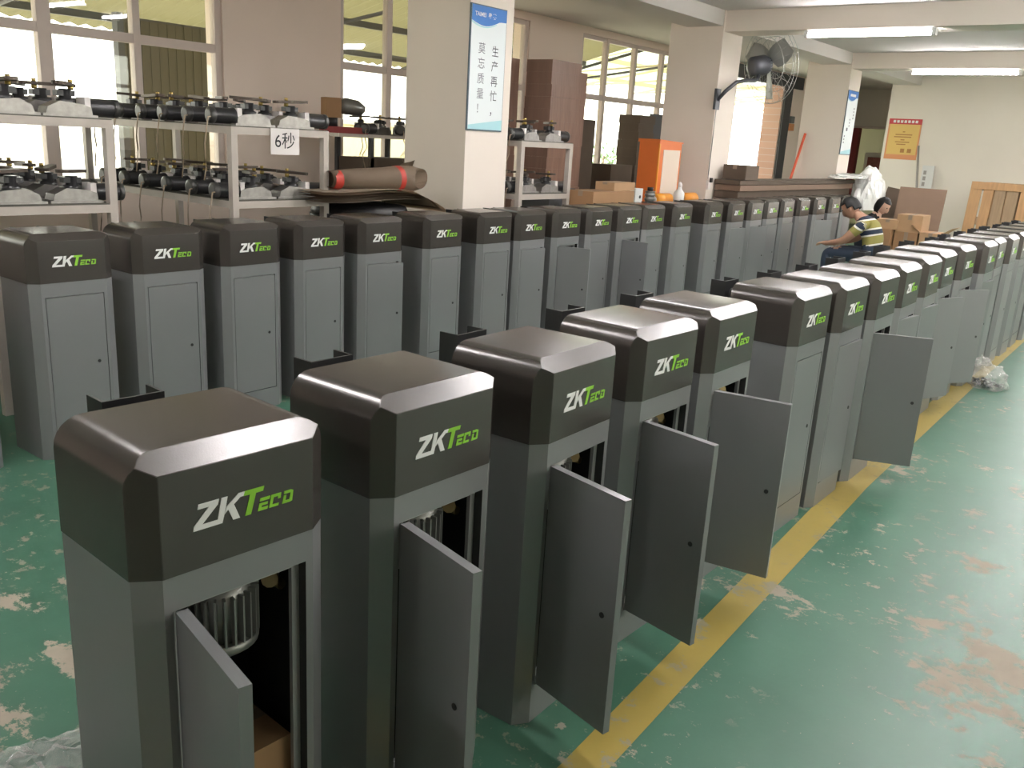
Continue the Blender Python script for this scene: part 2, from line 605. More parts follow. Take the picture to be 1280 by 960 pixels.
# ------------------------------------------------------------------ windows
def window(name, x0, x1, mull, thick, y=7.06, z0=SILL, z1=WTOP, zt=2.085, inner=-1):
    w = bpy.data.objects.new(name, None)
    C.objects.link(w)
    w['kind'] = 'structure'
    f = 0.03
    bars = [(x0, x1, z0, z0 + 0.05), (x0, x1, z1 - 0.05, z1), (x0, x1, zt - 0.035, zt + 0.035),
            (x0, x0 + 0.06, z0, z1), (x1 - 0.06, x1, z0, z1)]
    bars += [(m - t / 2, m + t / 2, z0, z1) for m, t in zip(mull, thick)]
    for k, (a, b, c, d) in enumerate(bars):
        g = f + (0.0, 0.0, 0.002, 0.004, 0.004, 0.006)[min(k, 5)]
        boxobj('frame_bar', 'winframe', w, a, b, y - g, y + g, c, d)
    ed = [x0] + list(mull) + [x1]
    for a, b in zip(ed[:-1], ed[1:]):
        for c, d in ((z0 + 0.05, zt - 0.035), (zt + 0.035, z1 - 0.05)):
            boxobj('pane', 'glass', w, a + 0.02, b - 0.02, y - 0.003, y + 0.003, c, d)
    return w


window('window_1', 0.35, 4.77, (1.05, 1.78, 2.52, 3.28, 4.0), (0.06, 0.1, 0.06, 0.10, 0.06))
window('window_2', 6.08, 9.06, (6.755, 7.55, 8.3), (0.07, 0.07, 0.07))
window('window_3', 10.2, 13.2, (10.85, 11.61, 12.40), (0.06, 0.06, 0.06))
for i, (a, b) in enumerate(RWIN):
    window('window_%d' % (i + 4), a, b, ((a * 2 + b) / 3, (a + 2 * b) / 3), (0.07, 0.07), y=-5.1, z0=0.95, z1=2.75)

# ------------------------------------------------------------------ outdoors
bm = bmesh.new()
box(bm, -60, 90, 7.2, 90, -0.4, -0.05)
box(bm, -60, 90, -90, -5.2, -0.4, -0.05)
box(bm, 21.2, 90, -5.2, 7.2, -0.4, -0.05)
struct('outside_ground', bm, 'outground')


def canopy(name, m, label, x0, x1, ya, yb, za, zb, steel='dark'):
    t = thing(name, label, 'canopy')
    bm = bmesh.new()
    n = int((x1 - x0) / 0.09)
    top = []
    for i in range(n + 1):
        x = x0 + (x1 - x0) * i / n
        dz = 0.03 * (i % 2)
        top.append((bm.verts.new((x, ya, za + dz)), bm.verts.new((x, yb, zb + dz))))
    for i in range(n):
        bm.faces.new((top[i][0], top[i + 1][0], top[i + 1][1], top[i][1]))
    put('corrugated_sheet', mesh(name, bm, m), t)
    for k in range(3):
        f = (k + 0.5) / 3
        y, z = ya + (yb - ya) * f, za + (zb - za) * f
        boxobj('purlin', steel, t, x0, x1, y - 0.03, y + 0.03, z - 0.08, z - 0.005)
    n = 5
    for k in range(n + 1):
        x = x0 + (x1 - x0) * k / n
        bm = bmesh.new()
        tube(bm, [(x, ya, za - 0.1), (x, yb, zb - 0.1)], 0.025, 6)
        tube(bm, [(x, ya, za - 0.45), (x, yb, zb - 0.1)], 0.02, 6)
        put('rafter', mesh('rafter', bm, steel), t)
    return t


canopy('yard_canopy', 'canopy', 'olive translucent corrugated canopy outside the left windows', -2, 13.0, 7.3, 10.4, 3.15, 2.42)
canopy('yard_canopy', 'canopy2', 'pale green translucent corrugated canopy outside the far window', 13.2, 24, 7.3, 10.6, 3.2, 2.65, 'yard')
t = thing('shed_wall', 'olive sheet metal shed wall outside the near window', 'shed', (5.75, 9.2, -0.05))
bm = bmesh.new()
for i in range(13):
    box(bm, -0.65 + i * 0.1, -0.57 + i * 0.1, 0.022, 0.03, 0, 2.5)
box(bm, -0.65, 0.65, 0.03, 0.08, 0, 2.5)
put('sheet', mesh('sheet', bm, 'shed'), t)
boxobj('post', 'dark', t, -0.72, -0.65, 0, 0.1, 0, 2.55)
t = thing('yard_wall', 'cream painted yard wall beyond the middle window', 'wall', (9.5, 12.4, -0.05))
boxobj('wall_panel', 'yard', t, -1.7, 4.0, 0, 0.2, 0, 1.6)
boxobj('coping', 'outground', t, -1.75, 4.05, -0.04, 0.24, 1.6, 1.68)
for i, (x, y, h) in enumerate(((15.0, 9.6, 1.5), (16.3, 10.1, 1.35))):
    t = thing('shrub', ('taller pale green shrub outside the far window', 'shorter pale green shrub outside the far window')[i],
              'shrub', (x, y, -0.05), group='shrubs outside the far window')
    bm = bmesh.new()
    rnd = random.Random(i)
    for k in range(420):
        a, r, z = rnd.uniform(0, 2 * PI), 0.55 * math.sqrt(rnd.random()), rnd.uniform(0.15, h)
        p = Vector((r * math.cos(a), r * math.sin(a), z))
        d = Vector((rnd.uniform(-1, 1), rnd.uniform(-1, 1), rnd.uniform(-.3, 1))).normalized()
        s = d.cross(Vector((0, 0, 1))).normalized() * 0.03
        q = [bm.verts.new(u) for u in (p, p + d * 0.06 + s, p + d * 0.13, p + d * 0.06 - s)]
        bm.faces.new(q)
    put('foliage', mesh('foliage', bm, 'leaf', fix=False), t)['kind'] = 'stuff'
    bm = bmesh.new()
    for k in range(5):
        tube(bm, [(0, 0, 0), (rnd.uniform(-.3, .3), rnd.uniform(-.3, .3), h * 0.9)], [0.02, 0.006], 5)
    put('stems', mesh('stems', bm, 'wood2'), t)


# ------------------------------------------------------------------ ceiling lamps
def lamp(x, y0, y1, label, z=2.735):
    t = thing('fluorescent_lamp', label, 'lamp', (x, (y0 + y1) / 2, z), group='fluorescent lamps under the beams')
    h = (y1 - y0) / 2
    bm = bmesh.new()
    prism(bm, [(-0.045, 0), (-0.03, -0.035), (0.03, -0.035), (0.045, 0)], -h, h)
    put('housing', mesh('housing', bm, 'lampwhite', 0.003), t)
    for s in (-1, 1):
        bm = bmesh.new()
        tube(bm, [(s * 0.024, -h + 0.03, -0.055), (s * 0.024, h - 0.03, -0.055)], 0.014, 12)
        put('tube', mesh('tube', bm, 'tube'), t)
    for s in (-1, 1):
        boxobj('end_holder', 'lampwhite', t, -0.04, 0.04, s * h - 0.018, s * h + 0.018, -0.075, -0.01)


lamp(9.53, 2.50, 3.74, 'long bright fluorescent lamp under the nearer ceiling beam')
lamp(13.80, 2.46, 3.83, 'bright fluorescent lamp under the farther beam, near the poster wall')
lamp(5.35, 2.5, 3.74, 'fluorescent lamp overhead, seen mirrored in the near window')
BN = {5.35: 'nearest', 9.53: 'middle', 13.80: 'farthest'}
for x in BN:
    lamp(x, -0.05, 1.19, 'fluorescent lamp outside the photo above the aisle, over the %s beam' % BN[x])
    lamp(x, -2.9, -1.66, 'fluorescent lamp outside the photo on the right, over the %s beam' % BN[x])
for x, w in ((2.0, 'nearest the viewer'), (3.7, 'over the nearest cabinets'), (7.4, 'over the middle of the front row'), (11.6, 'over the far end of the front row')):
    lamp(x, 0.2, 1.44, 'ceiling fluorescent lamp outside the photo, %s' % w, CEIL)
lamp(1.12, 2.5, 3.74, 'fluorescent lamp outside the photo over the left end of the back row')
lamp(-2.0, 1.5, 2.74, 'fluorescent lamp outside the photo behind the viewer', CEIL)

# ================================================================== BARRIER CABINETS
CW, CD, CC, CY, ZC, ZF, TY = 0.3732, 0.285, 0.0413, 0.0309, 0.7917, 0.9696, 0.0406
DX0, DX1, DZ0, DZ1 = 0.0565, 0.3165, 0.108, 0.731     # door opening


def cab_body():
    bm = bmesh.new()
    i = 0.0015
    h = CW / 2
    plan = [(-h + CC, i), (h - CC, i), (h - i, CY), (h - i, CD - i), (-h + i, CD - i), (-h + i, CY)]
    lo = [bm.verts.new((p[0], p[1], 0)) for p in plan]
    hi = [bm.verts.new((p[0], p[1], ZC)) for p in plan]
    for k in range(1, 6):
        bm.faces.new((lo[k], lo[(k + 1) % 6], hi[(k + 1) % 6], hi[k]))
    bm.faces.new(lo[::-1])
    bm.faces.new(hi)

    def ring(x0, x1, z0, z1, y):
        return [bm.verts.new(p) for p in ((x0, y, z0), (x1, y, z0), (x1, y, z1), (x0, y, z1))]
    a, b = DX0 - h, DX1 - h
    o = [lo[0], lo[1], hi[1], hi[0]]
    r1 = ring(a, b, DZ0, DZ1, i)
    r2 = ring(a, b, DZ0, DZ1, 0.024)
    g = 0.016
    r3 = ring(a + g, b - g, DZ0 + g, DZ1 - g, 0.024)
    r4 = ring(a + g, b - g, DZ0 + g, DZ1 - g, 0.034)
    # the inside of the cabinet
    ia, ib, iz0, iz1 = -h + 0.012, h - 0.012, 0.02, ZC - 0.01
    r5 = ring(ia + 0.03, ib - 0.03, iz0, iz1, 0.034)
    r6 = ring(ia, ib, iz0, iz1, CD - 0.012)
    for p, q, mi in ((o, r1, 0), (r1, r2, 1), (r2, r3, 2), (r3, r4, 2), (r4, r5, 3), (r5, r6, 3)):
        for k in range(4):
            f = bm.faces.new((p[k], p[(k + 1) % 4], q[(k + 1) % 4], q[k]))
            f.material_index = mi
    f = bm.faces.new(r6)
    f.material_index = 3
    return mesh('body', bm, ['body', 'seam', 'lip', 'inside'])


def cab_cap():
    bm = bmesh.new()
    h, r = CW / 2, 0.052
    prof = [(-h, ZC)]
    for k in range(7):
        a = PI - k / 6 * PI / 2
        prof.append((-h + r + r * math.cos(a), 1 - r + r * math.sin(a)))
    for k in range(7):
        a = PI / 2 - k / 6 * PI / 2
        prof.append((h - r + r * math.cos(a), 1 - r + r * math.sin(a)))
    prof.append((h, ZC))
    prism(bm, prof, 0, CD)
    for pc, no in (((-h + CC, 0, 0), Vector((-CY, -CC, 0))), ((h - CC, 0, 0), Vector((CY, -CC, 0))),
                   ((0, 0, ZF), Vector((0, -(1 - ZF) , TY)))):
        gm = bm.verts[:] + bm.edges[:] + bm.faces[:]
        res = bmesh.ops.bisect_plane(bm, geom=gm, plane_co=pc, plane_no=no, clear_outer=True, dist=1e-5)
        ed = [e for e in bm.edges if len(e.link_faces) == 1]
        bmesh.ops.holes_fill(bm, edges=ed)
    bmesh.ops.remove_doubles(bm, verts=bm.verts, dist=1e-5)
    bmesh.ops.recalc_face_normals(bm, faces=bm.faces)
    es = [e for e in bm.edges if len(e.link_faces) == 2 and e.calc_face_angle(0) > R(26)
          and min(v.co.z for v in e.verts) > ZC - 1e-4 and not all(abs(v.co.z - ZC) < 1e-4 for v in e.verts)]
    bmesh.ops.bevel(bm, geom=es, offset=0.011, segments=3, affect='EDGES', clamp_overlap=True)
    for f in bm.faces:
        f.smooth = True
    me = mesh('cap', bm, 'cap')
    me.set_sharp_from_angle(angle=R(35))
    return me


LOGO_W = [[(.105, .8964), (.1072, .905), (.1441, .905), (.1416, .8961), (.1123, .8685), (.1405, .8685), (.1485, .905),
           (.1599, .905), (.1529, .8748), (.1486, .86), (.096, .86), (.0974, .868), (.1251, .8964)],
          [(.1535, .8746), (.1576, .887), (.1807, .905), (.1922, .905), (.1891, .8975), (.1834, .8975), (.1711, .8876),
           (.1818, .86), (.1689, .86), (.1602, .8813)]]
LOGO_G = [[(.1925, .905), (.2302, .905), (.2276, .8966), (.2138, .8966), (.2031, .86), (.1918, .86), (.2021, .8966), (.1895, .8971)],
          [(.2201, .8782), (.2218, .8836), (.2418, .8836), (.2402, .8782)],
          [(.2163, .861), (.22, .8745), (.2371, .8745), (.2358, .8700), (.2247, .8700), (.2234, .8661), (.237, .8661), (.2353, .861)],
          [(.2389, .861), (.2442, .8836), (.2642, .8836), (.2624, .8738), (.2568, .8738), (.2579, .8785), (.2488, .8785),
           (.2455, .8656), (.2587, .8656), (.2576, .861)],
          [(.2655, .861), (.2693, .8758), (.2748, .8758), (.2722, .8658), (.2806, .8658), (.2838, .8785), (.2698, .8785),
           (.2704, .8836), (.284, .8836), (.2892, .8816), (.2864, .8623), (.2815, .861)]]


def cab_logo(polys, m):
    bm = bmesh.new()
    for p in polys:
        prism(bm, [(x - CW / 2, z) for x, z in p], -0.0012, 0.0005)
    bm.normal_update()
    bmesh.ops.triangulate(bm, faces=[f for f in bm.faces if len(f.verts) > 4], ngon_method='EAR_CLIP')
    return mesh('logo', bm, m)


def cab_door():
    bm = bmesh.new()
    box(bm, 0, 0.254, 0, 0.021, DZ0 + 0.003, DZ1 - 0.003)
    return mesh('door', bm, 'body', 0.0015)


def cab_lock():
    bm = bmesh.new()
    tube(bm, [(0, -0.002, 0), (0, 0.003, 0)], 0.0075, 10)
    return mesh('lock', bm, 'black')


def cab_bracket():
    bm = bmesh.new()
    box(bm, -0.062, 0.062, CD + 0.085, CD + 0.091, 0.885, 0.985)
    box(bm, -0.062, -0.056, CD + 0.091, CD + 0.15, 0.885, 0.985)
    box(bm, 0.056, 0.062, CD + 0.091, CD + 0.15, 0.885, 0.985)
    return mesh('arm_holder', bm, 'black', 0.001)


def cab_axle():
    bm = bmesh.new()
    tube(bm, [(0, CD - 0.002, 0.93), (0, CD + 0.086, 0.93)], 0.022, 12)
    tube(bm, [(0, CD + 0.0905, 0.93), (0, CD + 0.10, 0.93)], 0.012, 6)
    return mesh('axle', bm, 'mgrey')


def cab_motor():
    """finned drive motor hanging in the top of an open cabinet"""
    bm = bmesh.new()
    n = 26
    tube(bm, [(0, 0, 0.60), (0, 0, 0.715)], 0.052, 26)
    for k in range(n):
        a = 2 * PI * k / n
        c, s = math.cos(a), math.sin(a)
        q = []
        for rr, w in ((0.050, 0.0022), (0.064, 0.0016)):
            for sg in (-1, 1):
                q.append((rr * c - sg * w * s, rr * s + sg * w * c))
        lo = [bm.verts.new((x, y, 0.60)) for x, y in q]
        hi = [bm.verts.new((x, y, 0.685)) for x, y in q]
        for i, j in ((0, 1), (1, 3), (3, 2), (2, 0)):
            bm.faces.new((lo[i], lo[j], hi[j], hi[i]))
        bm.faces.new((hi[0], hi[1], hi[3], hi[2]))
        bm.faces.new((lo[0], lo[1], lo[3], lo[2]))
    tube(bm, [(0, 0, 0.572), (0, 0, 0.585), (0, 0, 0.602)], [0.045, 0.062, 0.064], 26)
    return mesh('motor', bm, 'mfin')


def cab_linkage():
    bm = bmesh.new()
    tube(bm, [(0.055, 0.0, 0.715), (0.075, -0.005, 0.70), (0.09, -0.01, 0.685)], 0.012, 8)
    tube(bm, [(0.075, -0.03, 0.685), (0.105, 0.01, 0.675)], 0.016, 10)
    tube(bm, [(0.098, -0.035, 0.668), (0.098, -0.01, 0.668)], 0.010, 8)
    return mesh('linkage', bm, 'gold')


MB, MC, MD, ML = cab_body(), cab_cap(), cab_door(), cab_lock()
MLW, MLG, MBR, MAX, MMO, MLI = (cab_logo(LOGO_W, 'logow'), cab_logo(LOGO_G, 'logog'), cab_bracket(), cab_axle(),
                                cab_motor(), cab_linkage())


def cabinet(x, y, rz, ang, label, group, motor=False):
    t = thing('barrier_cabinet', label, 'cabinet', (x + CW / 2, y, 0), rz, group)
    put('body', MB, t)
    c = put('cap', MC, t)
    put('logo_white', MLW, c)
    put('logo_green', MLG, c)
    d = put('door', MD, t, (DX0 + 0.003 - CW / 2, 0.0015, 0), (0, 0, -R(ang)))
    put('lock', ML, d, (0.214, 0.0, 0.42))
    b = put('arm_holder', MBR, t)
    put('axle', MAX, t)
    if motor:
        put('motor', MMO, t, (0.015, 0.115, -0.085), (0, 0, 0), (1.15, 1.15, 1.12))
        put('linkage', MLI, t, (0.025, 0.105, -0.01))
    return t


XF = [.637, 1.1361, 1.6339, 2.1335, 2.6096, 3.2614, 3.6862, 4.1345, 4.5986, 5.0904, 5.5570, 6.0952, 6.6430, 7.0619, 7.5322,
      8.00, 8.48, 8.95, 9.42, 9.90]
dF = [.0212, .0104, -.0060, .0169, .0251, -.0122, -.0313, -.0377, -.0224, -.0071, .0194, .0201, -.0066, .0086, .0017, 0, 0.01, -.01, 0, 0]
rF = [-.0544, -.0157, .0292, -.0323, -.0032, -.0127, .0025, .0035, .0131, .0211, .0053, -.0126, .0026, .0204, .0195, 0, .01, 0, 0, 0]
aF = [99, 102, 104, 98, 80, 0, 3.5, 68, 7.5, 6, 22, 31, 5, 0, 0, 0, 0, 0, 0, 0]
YF = 1.1732
stateF = {0: 'wide open on a motor and carton', 1: 'door wide open on a dark inside',
          2: 'door swung wide open', 3: 'door swung wide open', 4: 'door standing open', 5: 'door shut',
          6: 'door barely ajar', 7: 'half open over the yellow line', 8: 'door slightly ajar', 9: 'door slightly ajar',
          10: 'door partly open', 11: 'door partly open', 12: 'door slightly ajar'}
for i in range(20):
    st = stateF.get(i, 'door shut')
    cabinet(XF[i], YF + dF[i], rF[i], aF[i],
            '%s grey barrier cabinet of the front row, %s' % (ORD[i], st), 'barrier cabinets in the front row',
            motor=i < 5)
XB = [1.6542, 2.1345, 2.6036, 3.0682, 3.5344, 4.0709, 4.5958, 5.0027, 5.4588, 5.9148, 6.3856, 6.7931, 7.3212, 7.9735, 8.4938,
      8.9694, 9.3965, 9.8573, 10.3531, 10.9046, 11.4387, 11.92]
dB = [-.0227, -.0046, -.0011, .0084, .0138] + [0] * 17
rB = [.0098, -.0042, .0252, .0339, .0226] + [0] * 17
aB = [0, 0, 0, 0, 11, 0, 0, 6, 74, 0, 94, 0, 0, 0, 10, 22, 4, 4, 0, 31, 0, 0]
YB = 3.8757
cabinet(1.13, 3.885, 0, 0, 'grey barrier cabinet cut off by the left edge of the photo', 'barrier cabinets in the back row')
for i in range(22):
    st = 'door shut' if aB[i] == 0 else 'door slightly ajar' if aB[i] < 12 else 'door open'
    cabinet(XB[i], YB + dB[i], rB[i], aB[i],
            '%s whole barrier cabinet from the left in the back row, %s' % (ORD[i], st),
            'barrier cabinets in the back row')

# carton standing inside the first cabinet
t = thing('carton', 'small brown carton inside the nearest open cabinet', 'box', (XF[0] + CW / 2, YF + dF[0], 0.02), rF[0])
boxobj('box_body', 'carton', t, -0.10, 0.125, 0.05, 0.25, 0.001, 0.315, 0.004)
boxobj('tape', 'film', t, -0.1005, 0.1255, 0.135, 0.165, 0.2, 0.3158)


# ================================================================== RACKS WITH GEAR MOTORS
def rack(x0, x1, y0, y1, label, shelves=(0.52, 1.0, 1.43), th=0.042):
    t = thing('steel_rack', label, 'rack', ((x0 + x1) / 2, y0, 0), group='steel racks behind the back row')
    w, d = (x1 - x0) / 2, y1 - y0
    zt = shelves[-1] + th
    for sx in (-1, 1):
        for yy in (0, d - th):
            a = -w if sx < 0 else w - th
            boxobj('post', 'rack', t, a, a + th, yy, yy + th, 0, zt)
    for z in shelves:
        for yy in (0, d - th):
            boxobj('rail', 'rack', t, -w + th, w - th, yy, yy + th, z, z + th)
        for a in (-w, w - th):
            boxobj('rail', 'rack', t, a, a + th, th, d - th, z, z + th)
        boxobj('shelf', 'shelf', t, -w + 0.003, w - 0.003, 0.004, d - 0.004, z + th, z + th + 0.006)
    return t


def gm_casting():
    bm = bmesh.new()
    prism(bm, [(-0.12, 0.012), (0.11, 0.012), (0.105, 0.05), (0.06, 0.065), (-0.05, 0.075), (-0.11, 0.045)], -0.055, 0.055)
    box(bm, -0.14, 0.13, -0.07, 0.07, 0.0, 0.013)
    return mesh('casting', bm, 'alu', 0.004)


def gm_block():
    bm = bmesh.new()
    box(bm, 0.075, 0.105, -0.05, 0.05, 0.045, 0.10)
    return mesh('terminal_block', bm, 'paper', 0.002)


def gm_motor():
    bm = bmesh.new()
    tube(bm, [(0.10, 0, 0.052), (0.115, 0, 0.052), (0.12, 0, 0.052), (0.235, 0, 0.052), (0.245, 0, 0.052)],
         [0.05, 0.05, 0.045, 0.045, 0.035], 16)
    return mesh('motor', bm, 'mblack')


def gm_cap():
    bm = bmesh.new()
    tube(bm, [(0.236, 0, 0.052), (0.262, 0, 0.052), (0.27, 0, 0.052)], [0.047, 0.047, 0.03], 16)
    return mesh('end_cap', bm, 'mcap')


def gm_hub():
    bm = bmesh.new()
    tube(bm, [(0, 0, 0.06), (0, 0, 0.085), (0, 0, 0.09), (0, 0, 0.135)], [0.045, 0.045, 0.03, 0.03], 12)
    box(bm, -0.05, 0.04, -0.025, 0.025, 0.10, 0.128)
    return mesh('hub', bm, 'mblack')


def gm_arm():
    bm = bmesh.new()
    pts = []
    for k in range(8):
        a = PI / 2 + PI * k / 7
        pts.append((-0.09 + 0.032 * math.cos(a), 0.032 * math.sin(a)))
    for k in range(6):
        a = -PI / 2 + PI * k / 5
        pts.append((0.12 + 0.018 * math.cos(a), 0.018 * math.sin(a)))
    a = [bm.verts.new((x, y, 0.15)) for x, y in pts]
    b = [bm.verts.new((x, y, 0.166)) for x, y in pts]
    bm.faces.new(a[::-1])
    bm.faces.new(b)
    for i in range(len(a)):
        j = (i + 1) % len(a)
        bm.faces.new((a[i], a[j], b[j], b[i]))
    return mesh('crank_arm', bm, 'arm')


def gm_bush():
    bm = bmesh.new()
    tube(bm, [(0, 0, 0.13), (0, 0, 0.152)], 0.014, 10)
    tube(bm, [(0, 0, 0.165), (0, 0, 0.182)], 0.011, 10)
    return mesh('brass_bush', bm, 'brass')


def gm_cable(k):
    rnd = random.Random(k)
    bm = bmesh.new()
    pts = [(0.24, 0.03, 0.05), (0.285, 0.03, 0.04), (0.30, 0.03, -0.04)]
    for j in range(4):
        pts.append((0.30 + rnd.uniform(-.015, .025), 0.03 + rnd.uniform(-.03, .03), -0.11 - j * 0.07))
    tube(bm, pts, 0.0045, 5)
    return mesh('cable', bm, 'wire')


GM = [('casting', gm_casting()), ('terminal_block', gm_block()), ('motor', gm_motor()), ('end_cap', gm_cap()),
      ('hub', gm_hub())]
GARM, GBUSH, GCAB = gm_arm(), gm_bush(), [gm_cable(k) for k in range(4)]
cnt = 0


def gear_motor(x, y, z, rz, label, tilt=0.0, cable=True, group='gear motors on the racks'):
    global cnt
    cnt += 1
    rnd = random.Random(cnt)
    t = thing('gear_motor', label, 'motor', (x, y, z), rz + rnd.uniform(-.08, .08), group)
    for n, me in GM:
        put(n, me, t)
    put('crank_arm', GARM, t, (0, 0, 0), (0, rnd.uniform(-.06, .06), rnd.uniform(-1.6, 1.6)), (0.85, 1.1, 1))
    if rnd.random() < 0.7:
        put('brass_bush', GBUSH, t, (rnd.choice((-0.03, 0.03)), 0.0, 0.0))
    if cable:
        put('cable', GCAB[cnt % 4], t)
    return t


TH = 0.048
rack(1.80, 2.46, 4.6, 6.35, 'pale steel rack of gear motors at the far left edge')
rack(3.17, 3.90, 4.6, 6.35, 'pale steel rack of gear motors with a paper sign on its end')
rack(5.93, 6.67, 4.6, 5.75, 'pale steel rack to the right of the blue and white column sign', th=0.045)
RN = {0: 'rack at the left edge', 1: 'rack with the paper sign', 2: 'rack right of the column sign'}
SN = {1.43: 'top shelf', 1.0: 'middle shelf', 0.52: 'bottom shelf'}
for r, (xl, xr, n, shelves) in enumerate(((1.98, 2.28, 6, (1.43, 1.0, 0.52)), (3.38, 3.69, 6, (1.43, 1.0, 0.52)),
                                          (6.14, 6.46, 3, (1.43, 1.0)))):
    for z in shelves:
        for k in range(n if z > 0.6 else 3):
            y = 4.72 + k * 0.262
            for s, xx in ((1, xr), (-1, xl)):
                side = 'right' if s > 0 else 'left'
                gear_motor(xx, y, z + TH, 0 if s > 0 else PI,
                           'gear motor, %s in the %s file, %s, %s' %
                           (ORD[k], side, SN[z], RN[r]), cable=not (s > 0))

# paper sign on the second rack
t = thing('paper_sign', 'white paper sign reading 6 seconds taped to the rack end', 'sign', (3.548, 4.594, 1.40))
boxobj('sheet', 'paper', t, -0.107, 0.107, -0.003, 0.0, -0.08, 0.075)
put('lettering', text_mesh('lettering', '6\u79d2', 0.105, 'ink', align='CENTER'), t, (-0.002, -0.0042, -0.035), (R(90), 0, 0))

# rack by the window with more motors
t = thing('window_rack', 'grey steel rack standing under the window left of the sign column', 'rack', (6.2, 6.2, 0))
for xx in (-0.45, 0.2, 0.86):
    for yy in (0.0, 0.46):
        boxobj('post', 'dark', t, xx, xx + 0.04, yy, yy + 0.04, 0, 1.44)
for z in (0.6, 1.05, 1.42):
    boxobj('shelf', 'rack', t, -0.85 if z > 1.3 else -0.45, 0.9, -0.02, 0.52, z, z + 0.03)
for k in range(6):
    gear_motor(5.95 + (k % 3) * 0.27, 6.32 + (k // 3) * 0.24, 1.45, R(200 + 25 * (k % 2)),
               'gear motor on the window rack, %s of the %s line' % (ORD[k % 3], ('front', 'rear')[k // 3]),
               group='gear motors on the window rack')
t = thing('bench_grinder', 'small bench machine with tan body and grey round head by the window', 'machine', (5.55, 6.4, 1.45), R(-20))
boxobj('base', 'dred', t, -0.16, 0.24, -0.09, 0.09, 0, 0.055, 0.004)
boxobj('machine_body', 'carton', t, -0.15, -0.01, -0.07, 0.07, 0.13, 0.30, 0.01)
bm = bmesh.new()
tube(bm, [(-0.01, 0, 0.22), (0.05, 0, 0.235), (0.16, 0, 0.225), (0.22, 0, 0.20), (0.23, 0, 0.19)], [0.05, 0.075, 0.07, 0.05, 0.02], 14)
put('head', mesh('head', bm, 'mgrey'), t)
bm = bmesh.new()
tube(bm, [(-0.07, 0, 0.05), (-0.07, 0, 0.14)], 0.05, 10)
put('pedestal', mesh('pedestal', bm, 'mblack'), t)
t = thing('carton', 'flat dark brown carton on the shelf below the window motors', 'box', (5.99, 6.2, 1.081))
boxobj('box_body', 'carton3', t, -0.27, 0.27, 0.0, 0.4, 0, 0.16, 0.004)
boxobj('flap', 'carton3', t, -0.272, 0.272, -0.004, 0.15, 0.16, 0.165)


# ================================================================== KRAFT PAPER PILE LEFT OF COLUMN
def wavy(name, m, x0, x1, y0, y1, z, amp, seed, th=0.010, nx=16, ny=6, droop=0.0):
    rnd = random.Random(seed)
    ph = [rnd.uniform(0, 6) for _ in range(4)]
    bm = bmesh.new()
    g = []
    for i in range(nx + 1):
        row = []
        for j in range(ny + 1):
            u, w = i / nx, j / ny
            zz = z + amp * (math.sin(5 * u + ph[0]) * math.cos(3 * w + ph[1]) + 0.4 * math.sin(11 * u + 4 * w + ph[2]))
            zz -= droop * max(0, (u - 0.75) / 0.25) ** 2
            row.append(bm.verts.new((x0 + (x1 - x0) * u, y0 + (y1 - y0) * w, zz)))
        g.append(row)
    for i in range(nx):
        for j in range(ny):
            f = bm.faces.new((g[i][j], g[i + 1][j], g[i + 1][j + 1], g[i][j + 1]))
            f.smooth = True
    bmesh.ops.solidify(bm, geom=bm.faces[:], thickness=th)
    for f in bm.faces:
        f.smooth = False
    return mesh(name, bm, m)


t = thing('black_bin', 'black lidded bin under the kraft paper sheets', 'bin', (4.28, 4.72, 0))
bm = bmesh.new()
tube(bm, [(0, 0, 0), (0, 0, 0.9), (0, 0, 0.94), (0, 0, 0.99), (0, 0, 1.005)], [0.27, 0.31, 0.34, 0.32, 0.2], 24)
put('drum', mesh('drum', bm, 'black'), t)
bm = bmesh.new()
tube(bm, [(0, 0, 0.90), (0, 0, 0.925)], 0.345, 24)
put('rim', mesh('rim', bm, 'black'), t)
for k in range(5):
    o = put('kraft_sheet', wavy('kraft_sheet', ('sheet', 'sheet', 'roll', 'sheet', 'sheet')[k], 3.70, 4.86 - 0.05 * k, 4.40, 5.0, 1.045 + 0.016 * k, 0.006, 3,
                                droop=0.10))
    tag(o, ('lowest', 'second', 'third', 'fourth', 'topmost')[k] + ' kraft paper sheet of the pile under the roll', 'paper', 'kraft paper sheets')
t = thing('kraft_roll', 'roll of brown kraft paper bound with red tape', 'paper roll', (4.16, 4.58, 1.175))
bm = bmesh.new()
n = 22
prof = [(-0.28, 0.052), (-0.1, 0.066), (0.2, 0.078), (0.36, 0.092), (0.48, 0.10), (0.58, 0.098)]
rings = []
for i, (x, r) in enumerate(prof):
    sl = (0, 0, 0, 0, -0.06, -0.17)[i]
    rings.append([bm.verts.new((x - sl * math.cos(2 * PI * k / n), r * math.cos(2 * PI * k / n),
                                r * math.sin(2 * PI * k / n) * (1, 1, 1, 1, 0.9, 0.72)[i])) for k in range(n)])
for i in range(len(rings) - 1):
    for k in range(n):
        f = bm.faces.new((rings[i][k], rings[i][(k + 1) % n], rings[i + 1][(k + 1) % n], rings[i + 1][k]))
        f.smooth = True
bmesh.ops.solidify(bm, geom=bm.faces[:], thickness=0.004)
put('paper', mesh('paper', bm, 'roll'), t)
bm = bmesh.new()
tube(bm, [(0.30, 0, 0), (0.345, 0, 0.0)], [0.0885, 0.0915], 22, cap=False)
put('tape', mesh('tape', bm, 'red'), t)
bm = bmesh.new()
tube(bm, [(-0.26, 0, -0.005), (-0.20, 0, -0.005)], [0.056, 0.0635], 22, cap=False)
put('tape', mesh('tape', bm, 'red'), t)
bm = bmesh.new()      # loose corner of the sheet standing up
